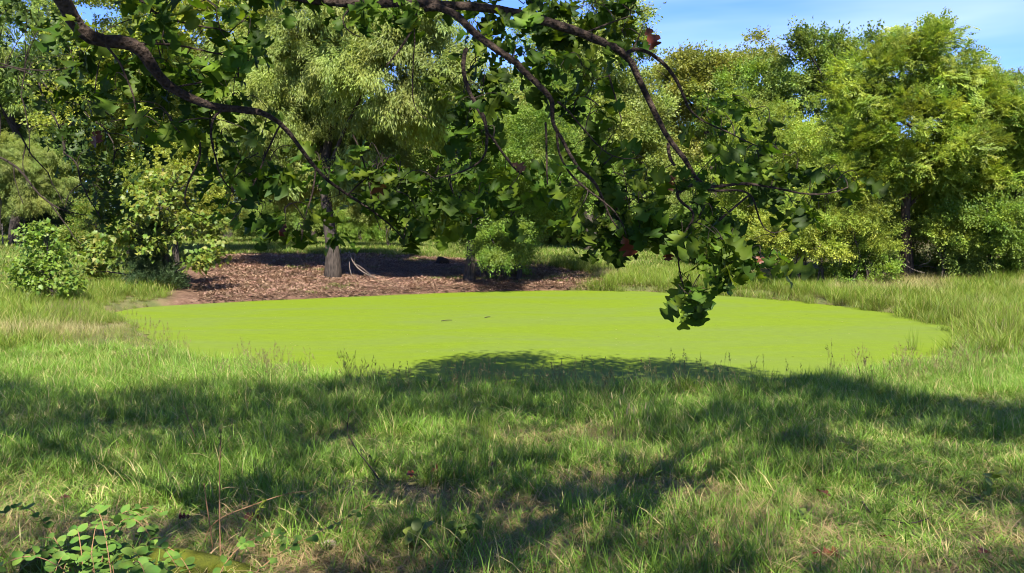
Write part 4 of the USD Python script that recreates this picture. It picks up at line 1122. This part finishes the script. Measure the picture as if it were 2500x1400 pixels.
for pts, w in pin_branches:
    path = smooth_path(pb(pts), 22)
    path = path + (meshkit.fbm(path * 5, 3)[:, None] - 0.5) * 0.03
    put('twig' if max(w) < 5 else 'limb', tube(path, [k_px(a, 4.8) for a in w], 6, 0.12), 'twig_dark', pin, smooth=True)
    pinpts.append(path)
pinpts = np.vstack(pinpts)
ptree = cKDTree(pinpts)
leaves, twigs = [], []
for poly, n, Y in [([(0, 40), (160, 60), (220, 150), (180, 260), (60, 260), (0, 120)], 15, 5.0), ([(60, 220), (240, 220), (300, 300), (300, 380), (140, 360)], 16, 4.9), ([(210, 380), (310, 380), (300, 540), (240, 560)], 16, 4.7), ([(100, 290), (200, 300), (180, 400), (90, 390)], 6, 4.8), ([(0, 0), (140, 0), (130, 60), (0, 60)], 10, 5.0), ([(290, 300), (370, 330), (360, 400), (290, 380)], 6, 4.8)]:
    P = Polygon(poly)
    x0, y0, x1, y1 = P.bounds
    c = 0
    while c < n:
        px, py = rng.uniform(x0, x1), rng.uniform(y0, y1)
        if not P.contains(shapely.Point(px, py)):
            continue
        c += 1
        p = at(px, py - 15, Y + rng.normal(0, 0.2)) - PIN
        dist, i = ptree.query(p)
        b = pinpts[i]
        twigs.append(tube(smooth_path([b, 0.5 * (b + p) + [0, 0, 0.04], p], 6), [0.0026, 0.0012], 4))
        for j in range(rng.integers(4, 8)):
            d = np.r_[rng.normal(0, 0.55, 2), rng.uniform(-1.2, -0.2)]
            v, f, t = leaf_at(PIN_LEAVES, p + rng.normal(0, 0.03, 3), d, np.array([0.2, -0.8, 0.5]) + rng.normal(0, 0.6, 3), rng.uniform(0.055, 0.10), float(rng.beta(2, 2)))
            leaves.append((1.0 / Y * np.ptp(v, axis=0).max(), v, f, t))
v, f, t = leaf_at(OAK_LEAVES, at(236, 312, 4.7) - PIN, (0.1, 0, -1), (0.3, -1, 0.2), 0.08, 0.2)
tag(put('dead_leaf', (v, f), 'leaf_dead', pin, attrs={'tint': np.full(len(v), t)}, smooth=True), 'withered dark red leaf')
leafy(pin, leaves, 'leaf_pin_oak', 300)
v, f, _ = join(twigs)
tag(put('twigs', (v, f), 'twig_dark', pin), kind='stuff')
pbou = [source('pin_oak_spray', oak_bough(simple_oak, 800 + k), 'leaf_pin_oak') for k in range(4)]
overhead(pin, PIN, canopy(900, 10500, lambda x: x <= -4.5), pbou, 901)

# ------------------------------------------------------------------ small things in the near meadow
def gpt(px, py, lift=0.0):
    p = on_level(px, py, 0.0)
    for _ in range(4):
        p = on_level(px, py, float(ground_z(p[0], p[1])) + lift)
    return p


def stick(label, pts, widths, mat='twig_dark', name='fallen_stick', cat='stick', lift=0.06, side=()):
    P = np.array([gpt(px, py, lift + (h[0] if h else 0)) for px, py, *h in pts])
    o = P[0].copy()
    t = thing(name, label, cat, o)
    Y = P[:, 1].mean()
    path = smooth_path(P - o, max(8, 5 * len(P)))
    path = path + (meshkit.fbm(path * 14, 3)[:, None] - 0.5) * 0.02
    put('stem', tube(path, [k_px(w, Y) for w in widths], 6, 0.2), mat, t, smooth=True)
    for a, dx, dz in side:
        i = int(a * (len(path) - 1))
        put('side_twig', tube(smooth_path([path[i], path[i] + [dx * 0.6, 0.01, dz * 0.4], path[i] + [dx, 0, dz]], 5), [k_px(widths[-1], Y), 0.001], 4), mat, t)
    return t


st = at(850, 1012, 6.3)
t = thing('fallen_branch', 'thin crooked dark branch standing up out of the grass in mid-meadow', 'branch', gpt(945, 1152))
o = gpt(945, 1152)
path = smooth_path(np.array([gpt(945, 1155, 0.0), gpt(925, 1135, 0.06), gpt(885, 1100, 0.12), at(866, 1092, 5.9), at(852, 1070, 5.9), at(848, 1045, 5.9), at(853, 1010, 5.9)]) - o, 40)
path = path + (meshkit.fbm(path * 14, 3)[:, None] - 0.5) * 0.016
put('stem', tube(path, [0.010, 0.008, 0.007, 0.006, 0.005, 0.004, 0.003], 7, 0.25), 'twig_dark', t, smooth=True)
for i, dx, dz in ((39, 0.03, 0.03), (38, -0.02, 0.03), (30, 0.02, 0.02), (12, 0.03, 0.03), (14, -0.01, 0.05)):
    put('side_twig', tube([path[i], path[i] + [dx, 0, dz]], [0.003, 0.001], 4), 'twig_dark', t)
stick('short dark stick lying in the shaded grass on the left', [(296, 983), (315, 988), (334, 994)], [5, 5, 3])
stick('short dark stick lying level left of the crooked branch', [(620, 1078), (638, 1077), (657, 1080)], [6, 5, 3])
stick('broken dark twig with a pale end in the right foreground grass', [(2104, 1224), (2112, 1238), (2127, 1254)], [6, 6, 4])
stick('thin dark stick in the grass near the right edge of the foreground', [(2160, 1265), (2210, 1275), (2270, 1262)], [3, 3, 2])
stick('reddish twig lying below the foreground on the right half', [(2345, 1190), (2370, 1205), (2400, 1210)], [3, 3, 2], 'dry_stalk')

for px, py, w, lab in [(1090, 784, 26, 'dark twig floating on the duckweed near the pond centre'), (1190, 776, 14, 'shorter dark twig floating right of the other twig on the duckweed')]:
    p = on_level(px, py, POND_Z + 0.012)
    t = thing('floating_twig', lab, 'twig', p)
    L = w * p[1] / FPX
    put('stem', tube(smooth_path([(-L / 2, 0, 0), (0, 0.03, 0.015), (L / 2, 0.1, 0.01)], 8), [0.010, 0.012, 0.006], 6, 0.2), 'twig_dark', t, smooth=True)


def dead_leaf(px, py, size, label, rngs):
    p = gpt(px, py, 0.07)
    t = thing('fallen_leaf', label, 'leaf', p)
    a, b = OAK_LEAVES[rngs.integers(4)]
    d = np.r_[rngs.normal(0, 1, 2), 0.15]
    v, f, _ = place((a, b), frames(d[None], (np.array([0, -0.5, 1.0]) + rngs.normal(0, 0.3, 3))[None]), np.zeros((1, 3)), [size], [0])
    put('blade', (v, f), 'leaf_dead', t, attrs={'tint': np.full(len(v), rngs.uniform(0.1, 0.9))}, smooth=True)


fr = np.random.default_rng(12)
for px, py, s, lab in [(1045, 1153, .16, 'curled rust-brown oak leaf right of the crooked branch'), (1028, 1158, .12, 'smaller rust leaf touching the curled leaf by the branch'), (2030, 1212, .13, 'orange fallen leaf in the right foreground'),
                       (905, 1200, .07, 'small red fallen leaf below the crooked branch'), (1215, 1138, .10, 'brown leaf at the bare spot in the middle of the meadow'), (645, 1268, .13, 'dark red leaf among the weeds beside the dry stalk'), (820, 1270, .09, 'rust leaf lying between the dry stalks'),
                       (1735, 1280, .12, 'pale tan leaf in the grass right of the broad-leaved weeds'), (2185, 1315, .10, 'brown leaf lowest on the right side'), (1985, 1355, .16, 'dark brown leaf at the bottom edge right of the middle'), (2395, 1355, .11, 'tan leaf near the bottom right corner'), (150, 1220, .10, 'rust leaf behind the round-leaved shrub'),
                       (1435, 1155, .08, 'pale leaf right of the bare spot in the meadow'), (470, 1260, .09, 'brown leaf right of the round-leaved shrub')]:
    dead_leaf(px, py, s, lab, fr)


def rock(name, label, px, py, size, mat, cat, seed):
    p = gpt(px, py, 0.0)
    t = trimesh.creation.icosphere(3, 1.0)
    v = t.vertices * (0.75 + 0.6 * meshkit.fbm(t.vertices * 1.7 + seed, 3)[:, None]) * size
    o = thing(name, label, cat, p)
    put('body', (v + [0, 0, size[2] * 0.3], t.faces), mat, o, smooth=True)


rock('stone', 'pale stone in the dry grass below the dry stalks', 803, 1338, np.array([0.055, 0.05, 0.035]), 'stone', 'stone', 2)
rock('stone', 'rounded grey-green stone half sunk left of the broad-leaved weeds', 885, 1292, np.array([0.07, 0.06, 0.03]), 'stone', 'stone', 5)
p = base_at(1080, 40)
o = np.array([p[0], p[1], float(ground_z(*p))])
t = thing('tree_stump', 'black charred stump in the shade behind the litter bank', 'stump', o)
put('body', tube([(0, 0, -0.1), (0.02, 0, 0.15), (0.05, 0.02, 0.26)], [0.36, 0.3, 0.24], 12, 0.3, 3), 'twig_dark', t, smooth=True)

# mossy log at the bottom edge
lp = gpt(405, 1412)
t = thing('mossy_log', 'moss-covered log at the bottom edge beside the round-leaved shrub', 'log', lp)
put('log', tube(smooth_path([(-0.75, -0.06, 0.02), (-0.2, 0.02, 0.05), (0.25, 0.0, 0.04), (0.6, -0.06, -0.02)], 30), [0.10, 0.12, 0.10, 0.05], 18, 0.22, 6), 'moss', t, smooth=True)

# bare grey dead branch by the pale trunk
o = gpt(905, 672)
t = thing('dead_branch', 'bleached bare branch lying against the ground right of the pale trunk', 'branch', o)
for pts, w in [([(853, 615, 35), (862, 640, 34.6), (880, 660, 34.2), (905, 675, 34), (925, 683, 33.8)], [4, 4, 4, 3, 2]), ([(853, 640, 34.7), (856, 665, 34.4), (868, 685, 34)], [3, 2, 2]), ([(865, 645, 34.6), (880, 652, 34.4), (900, 668, 34.2), (918, 680, 34)], [3, 3, 2, 1.5]),
               ([(862, 620, 35), (880, 630, 35), (888, 636, 35)], [2, 2, 1.5]), ([(800, 648, 35.2), (815, 640, 35.2), (828, 625, 35.3), (830, 600, 35.4)], [2.5, 2, 2, 1.5]), ([(868, 625, 34.8), (866, 640, 34.7), (872, 655, 34.5)], [2, 2, 1.5]), ([(910, 690, 33.9), (912, 675, 33.9)], [2, 1.5])]:
    put('twig', tube(smooth_path(np.array([at(*q) for q in pts]) - o, 12), [k_px(a * 0.7, 34.5) for a in w], 5, 0.1), 'twig_pale', t, smooth=True)
o = gpt(1150, 690)
t = thing('dead_branch', 'thin bleached twigs hanging to the ground under the small-leaved tree', 'branch', o)
for pts, w in [([(1148, 645, 34.6), (1145, 665, 34.4), (1136, 685, 34.2)], [2.5, 2, 1.5]), ([(1145, 662, 34.4), (1157, 670, 34.3)], [2, 1.5]), ([(1172, 640, 34.6), (1173, 665, 34.4), (1177, 692, 34.2)], [2.5, 2, 1.5]), ([(1258, 600, 35), (1268, 615, 35), (1278, 620, 35)], [3, 2, 1.5])]:
    put('twig', tube(smooth_path(np.array([at(*q) for q in pts]) - o, 8), [k_px(a * 0.7, 34.5) for a in w], 5, 0.1), 'twig_pale', t, smooth=True)
for px, Y, w, lab in [(1178, 34.6, 18, 'dark slim trunk just right of the small-leaved tree trunk'), (1265, 34.2, 15, 'pale slim double trunk under the low hanging branch')]:
    b = base_at(px, Y)
    o = np.array([b[0], b[1], float(ground_z(*b))])
    t = thing('sapling_tree', lab, 'tree', o)
    put('trunk', tube(smooth_path([(0, 0, -0.2), (0.05, 0, 0.8), (0.0, 0.1, 1.8), (0.15, 0.1, 3.2)], 14), [k_px(w, Y), k_px(w, Y) * 0.8, 0.05], 8, 0.1), 'bark_grey', t, smooth=True)
    put('limb', tube(smooth_path([(0.02, 0, 0.2), (-0.12, 0.05, 1.0), (-0.25, 0, 1.9)], 10), [0.06, 0.03], 7, 0.1), 'bark_grey', t, smooth=True)
    rr = np.random.default_rng(int(px)); n = 26
    P = np.array([0.1, 0, 2.9]) + rr.normal(0, 0.55, (n, 3))
    scatter('crown', t, boughs('small', 'leaf_bright'), P, R.from_matrix(frames(unit(rr, n), np.tile([0, 0, 1.0], (n, 1)))), rr.uniform(0.5, 0.8, n), rr.integers(0, 4, n))

# bare lower limbs of the feathery tree reach right: tangle of dry brush under the shrubs
for lab, px, py, Y, n, spread, sd in [('tangle of dry brown brush in the dark hollow on the right bank', 2010, 660, 32.2, 40, 1.1, 1), ('dry brush heap just left of the brown trunk', 2150, 655, 32.0, 34, 0.8, 2), ('bare pale branches arching right of the brown trunk', 2310, 610, 30.6, 26, 1.1, 3)]:
    rr = np.random.default_rng(sd)
    b = base_at(px, Y)
    o = np.array([b[0], b[1], float(ground_z(*b))])
    t = thing('brush_pile', lab, 'brush', o)
    h = at(px, py, Y)[2] - o[2]
    for k in range(n):
        a = np.array([rr.normal(0, spread), rr.normal(0, 0.4), rr.uniform(0.0, h * 0.7)])
        b2 = a + np.array([rr.normal(0, 0.7), rr.normal(0, 0.3), rr.uniform(0.1, h * 0.9)])
        put('twig', tube(smooth_path([a, 0.5 * (a + b2) + rr.normal(0, 0.14, 3), b2], 7), [rr.uniform(0.008, 0.02), 0.004], 4), 'twig_pale' if rr.uniform() < 0.5 else 'bark_brown', t, smooth=True)

# fence at the far left end of the meadow
Yf = 47.0
for k, px in enumerate((-20, 8, 42, 57, 138)):
    b = base_at(px, Yf)
    o = (b[0], b[1], float(ground_z(*b)))
    hgt = 1.25 if px in (8, 138, -20) else 0.8
    t = thing('fence_post', {-20: 'thin fence post at the left photo edge', 8: 'thin grey fence post first in view at the far left', 42: 'short pale fence post left one of the close pair', 57: 'short pale fence post right one of the close pair', 138: 'thin fence post rising behind the sycamore sapling'}[px], 'fence post', o, group='posts of the far meadow fence')
    put('post', tube([(0, 0, -0.2), (0.01, 0, hgt * 0.5), (0.0, 0.01, hgt)], [0.045, 0.04, 0.04], 7, 0.05, k), 'twig_pale', t, smooth=True)
a, b = base_at(-20, Yf), base_at(138, Yf)
za, zb = float(ground_z(*a)), float(ground_z(*b))
t = thing('fence_wire', 'thin wires strung between the far left fence posts', 'wire', (a[0], a[1], za))
for h in (0.5, 1.05):
    put('strand', tube(smooth_path([(0, 0.05, h), ((b[0] - a[0]) / 2, 0.05, h - 0.04), (b[0] - a[0], 0.05, h + zb - za)], 12), 0.006, 4), 'bark_grey', t)


# ------------------------------------------------------------------ plants of the near left corner and the foreground
def stemmed(name, label, cat, base, stems, leaf_size, shapes, mat, seed, stem_mat='green_stem', pairs=True, step=0.06, flat=0.7, stem_r=0.0035):
    """A plant of arching stems (points in the plant's frame) with leaves along them, each leaf a part."""
    r = np.random.default_rng(seed)
    t = thing(name, label, cat, base)
    for pts in stems:
        path = smooth_path(pts, 24)
        L = np.linalg.norm(np.diff(path, axis=0), axis=1).sum()
        put('stem', tube(path, [stem_r, stem_r * 0.4], 5, 0.1), stem_mat, t, smooth=True)
        m = max(2, int(L / step))
        for k in range(m):
            i = int((0.22 + 0.78 * (k + 0.5) / m) * 23)
            d0 = path[min(i + 1, 23)] - path[max(i - 1, 0)]; d0 /= np.linalg.norm(d0) + 1e-9
            sd = np.cross(d0, [0, 0, 1]); sd /= np.linalg.norm(sd) + 1e-9
            for s in ((-1, 1) if pairs else (r.choice([-1, 1]),)):
                if r.uniform() < 0.1:
                    continue
                d = sd * s + d0 * 0.4 + r.normal(0, 0.3, 3) + [0, 0, 0.1]
                up = np.array([0, -0.35, 1.0]) * flat + r.normal(0, 0.28, 3)
                a, b = shapes[r.integers(len(shapes))]
                v, f, _ = place((a, b), frames(d[None], up[None]), path[i][None], [r.uniform(*leaf_size)], [0])
                put('leaf', (v, f), mat, t, attrs={'tint': np.full(len(v), r.beta(2, 2))}, smooth=True)
    return t


def spray_stems(seed, n, reach, height, az=(0, 6.28)):
    r = np.random.default_rng(seed)
    out = []
    for _ in range(n):
        a = r.uniform(*az); L = r.uniform(*reach); h = r.uniform(*height)
        out.append([(0, 0, 0), (math.cos(a) * L * 0.3, math.sin(a) * L * 0.3, h * 0.7), (math.cos(a) * L * 0.7, math.sin(a) * L * 0.7, h), (math.cos(a) * L, math.sin(a) * L, h * 0.88)])
    return out


b0 = np.array([-1.62, 3.55, float(ground_z(-1.62, 3.55))])
stemmed('round_leaved_shrub', 'shrub of round pale green leaves filling the bottom left corner', 'shrub', b0, spray_stems(41, 20, (0.2, 0.6), (0.25, 0.66)), (0.034, 0.062), OVAL_LEAVES, 'leaf_shrub', 42, 'dry_stalk', step=0.06)
b1 = np.array([-1.95, 3.95, float(ground_z(-1.95, 3.95))])
stemmed('round_leaved_shrub', 'darker round-leaved shrub behind the corner shrub at the left edge', 'shrub', b1, spray_stems(43, 16, (0.2, 0.5), (0.35, 0.6)), (0.034, 0.058), OVAL_LEAVES, 'leaf_shrub', 44, 'dry_stalk', step=0.065)
b2 = np.array([-1.35, 4.1, float(ground_z(-1.35, 4.1))])
stemmed('round_leaved_shrub', 'long arching round-leaved shoot reaching right over the sunlit grass', 'shrub', b2, [[(0, 0, 0), (0.1, 0.1, 0.22), (0.35, 0.25, 0.36), (0.62, 0.35, 0.48)], [(0, 0, 0), (-0.05, 0.05, 0.25), (0.05, 0.15, 0.36), (0.3, 0.2, 0.33)], [(0, 0, 0), (-0.15, 0.0, 0.2), (-0.3, 0.1, 0.34), (-0.42, 0.12, 0.36)]], (0.035, 0.06), OVAL_LEAVES, 'leaf_shrub', 46, 'dry_stalk', step=0.06)
b3 = gpt(330, 1390)
stemmed('round_leaved_shrub', 'small round-leaved sprig standing right above the mossy log', 'shrub', b3, spray_stems(47, 4, (0.08, 0.16), (0.12, 0.24)), (0.035, 0.055), OVAL_LEAVES, 'leaf_shrub', 48, 'dry_stalk', step=0.05)
for px, py, lab, n, sz, sd, hh in [(1008, 1352, 'broad-leaved weed with drooping dark leaves, left one of the two in the foreground', 3, (0.075, 0.10), 51, (0.13, 0.22)), (1130, 1350, 'broad-leaved weed with upright leaves, right one of the two in the foreground', 4, (0.06, 0.085), 52, (0.12, 0.22)),
                                   (2410, 1240, 'thin seedling with layered leaves near the right edge', 1, (0.07, 0.10), 53, (0.26, 0.28)), (720, 1345, 'weed with pale oval leaves in the dry grass by the stone', 3, (0.06, 0.08), 54, (0.03, 0.06)), (720, 1270, 'small pointed-leaf weed behind the dry stalks', 2, (0.05, 0.075), 55, (0.10, 0.16)),
                                   (1960, 1285, 'dark rosette weed in the right foreground grass', 4, (0.05, 0.08), 56, (0.05, 0.10))]:
    stemmed('broad_leaved_weed', lab, 'weed', gpt(px, py), spray_stems(sd, n, (0.05, 0.14), hh), sz, OVAL_LEAVES, 'leaf_bright' if sd in (53, 54) else 'leaf_deep', sd, step=0.055)


def stalk(label, px, py, Y, tops, widths, mat, name='dry_stalk', heads=True, seed=0):
    """A dry stem rising from the ground; tops: photo pixels it passes, at distance Y."""
    r = np.random.default_rng(seed)
    o = gpt(px, py)
    P = np.vstack([[0, 0, -0.02]] + [at(a, b, o[1] + c) - o for a, b, c in tops])
    t = thing(name, label, 'stalk', o)
    path = smooth_path(P, 24)
    put('stem', tube(path, [k_px(w, o[1]) for w in widths], 6, 0.12, seed), mat, t, smooth=True)
    if heads:
        n = 26
        i = r.integers(18, 24, n)
        d = path[-1] - path[-5]
        v, f, ti = place(NARROW, frames(d / np.linalg.norm(d) + r.normal(0, 0.35, (n, 3)), r.normal(0, 1, (n, 3))), path[i], r.uniform(0.02, 0.045, n), r.uniform(0, 1, n))
        put('seed_head', (v, f), 'leaf_autumn' if mat == 'green_stem' else 'seed_head', t, attrs={'tint': ti, 'up': np.ones(len(v))})
    for k in range(3):
        i = r.integers(3, 14)
        d = r.normal(0, 1, 3); d[2] = abs(d[2]) * 0.4
        v, f, _ = place(strip_leaf(np.linspace(0, 1, 6), 0.05 * np.sin(np.pi * np.linspace(0.05, 0.98, 6)), 0.6, 0.2), frames(d[None], np.array([[0, 0, 1.0]])), path[i][None], [r.uniform(0.08, 0.16)], [0])
        put('withered_leaf', (v, f), 'grass_thatch', t, attrs={'tint': np.full(len(v), 0.9), 'up': np.ones(len(v))})
    return t


stalk('tallest reddish dry stalk standing by the bottom edge left of the middle', 540, 1385, 4.25, [(537, 1300, 0), (536, 1200, 0), (537, 1120, 0), (540, 1045, 0)], [5, 4, 3.5, 3, 2], 'dry_stalk', seed=1)
stalk('shorter bent dry stalk left of the tallest one', 520, 1360, 4.4, [(512, 1280, 0), (503, 1220, 0), (498, 1180, 0)], [4, 3, 3, 2], 'dry_stalk', seed=2, heads=False)
stalk('long tan grass stem arching right over the weeds', 500, 1340, 4.5, [(530, 1272, 0), (600, 1240, 0), (680, 1212, 0), (765, 1199, 0)], [3, 3, 3, 2, 1.5], 'dry_stalk', seed=3)
stalk('green grass stem with a feathery seed head by the bottom edge', 560, 1392, 4.2, [(585, 1330, 0), (612, 1275, 0), (642, 1228, 0)], [5, 4, 3, 2], 'green_stem', seed=4)
stalk('thin tan stem with a drooping head in the shaded grass on the left', 480, 1090, 6.6, [(470, 1050, 0), (458, 1020, 0), (448, 992, 0)], [3, 3, 2, 2], 'dry_stalk', seed=5)

# single tufts that stand out
TUFT = {}


def tuft(label, px, py, kind, size, name='grass_tuft', seed=0, mat=None):
    p = gpt(px, py)
    t = thing(name, label, 'grass tuft', p, rz=seed)
    arg = {'lush': (70, 0.16, (0.25, 0.5), (0.006, 0.011), (0.2, 0.9), 0.06, 'grass_bank'), 'reed': (46, 0.10, (0.35, 0.65), (0.005, 0.008), (0.02, 0.25), 0.05, 'grass_rim'), 'red': (40, 0.16, (0.25, 0.5), (0.004, 0.007), (0.05, 0.4), 0.9, 'seed_head'), 'arch': (36, 0.08, (0.25, 0.45), (0.005, 0.009), (0.7, 1.7), 0.1, 'grass_lawn')}[kind]
    v, f, ti, up = blades(*arg[:5], 500 + seed, arg[5], rows=6)
    put('blades', (v * size, f), arg[6], t, attrs={'tint': ti, 'up': up})


for k, (px, py, kind, s, lab) in enumerate([(835, 915, 'reed', 1.0, 'dark upright rush tuft at the near pond rim left of the middle'), (1680, 965, 'lush', 1.0, 'bright sunlit grass tuft near the pond rim right of the middle'), (1415, 935, 'red', 0.9, 'reddish grass tuft at the near pond rim in the middle'), (1505, 935, 'red', 0.8, 'reddish-green grass tuft right of the redder one at the rim'),
                                            (2230, 880, 'reed', 1.2, 'dark rush tuft at the right end of the near rim'), (1250, 1050, 'arch', 1.0, 'arching sunlit grass tuft in the middle of the meadow'), (1000, 1020, 'lush', 0.6, 'small bright tuft left of the arching one'), (1190, 1085, 'reed', 0.7, 'dark green tuft below the arching tuft'),
                                            (1310, 1350, 'arch', 0.7, 'arching broad-bladed tuft right of the two weeds'), (2150, 975, 'lush', 0.6, 'yellow-green tuft in the right meadow shade'), (1750, 1170, 'reed', 0.6, 'thin dark tuft in the right foreground'), (2260, 1190, 'arch', 0.7, 'pale arching tuft in the right foreground'), (1450, 1250, 'arch', 0.5, 'small sunlit tuft in the lower middle')]):
    tuft(lab, px, py, kind, s, seed=k)
o = gpt(1530, 1085)
t = thing('foxtail_grass', 'clump of pale foxtail seed heads catching sun right of the middle', 'grass tuft', o)
rr = np.random.default_rng(71)
v, f, ti, up = blades(60, 0.3, (0.2, 0.42), (0.005, 0.009), (0.1, 0.7), 72, 0.15, rows=5)
put('blades', (v, f), 'grass_lawn', t, attrs={'tint': ti, 'up': up})
for k, (px, py) in enumerate([(1495, 975), (1522, 962), (1535, 1000), (1548, 1010), (1530, 1015), (1515, 990), (1560, 1040), (1500, 1020), (1575, 1000), (1538, 1030)]):
    p1 = at(px, py, o[1] + rr.normal(0, 0.12)) - o
    p0 = np.array([p1[0] * 0.6 + rr.normal(0, 0.05), rr.normal(0, 0.06), -0.02])
    path = smooth_path([p0, 0.5 * (p0 + p1) + rr.normal(0, 0.01, 3), p1], 10)
    put('stem', tube(path, [0.0025, 0.0018], 4), 'green_stem', t)
    v, f, _ = tube(np.linspace(path[-1], path[-1] + (path[-1] - path[-3]) / np.linalg.norm(path[-1] - path[-3]) * 0.075, 6), [0.004, 0.008, 0.008, 0.007, 0.005, 0.002], 7, 0.35, k)
    put('seed_head', (v, f), 'grass_dry', t, attrs={'tint': np.full(len(v), 0.9), 'up': np.ones(len(v))}, smooth=True)
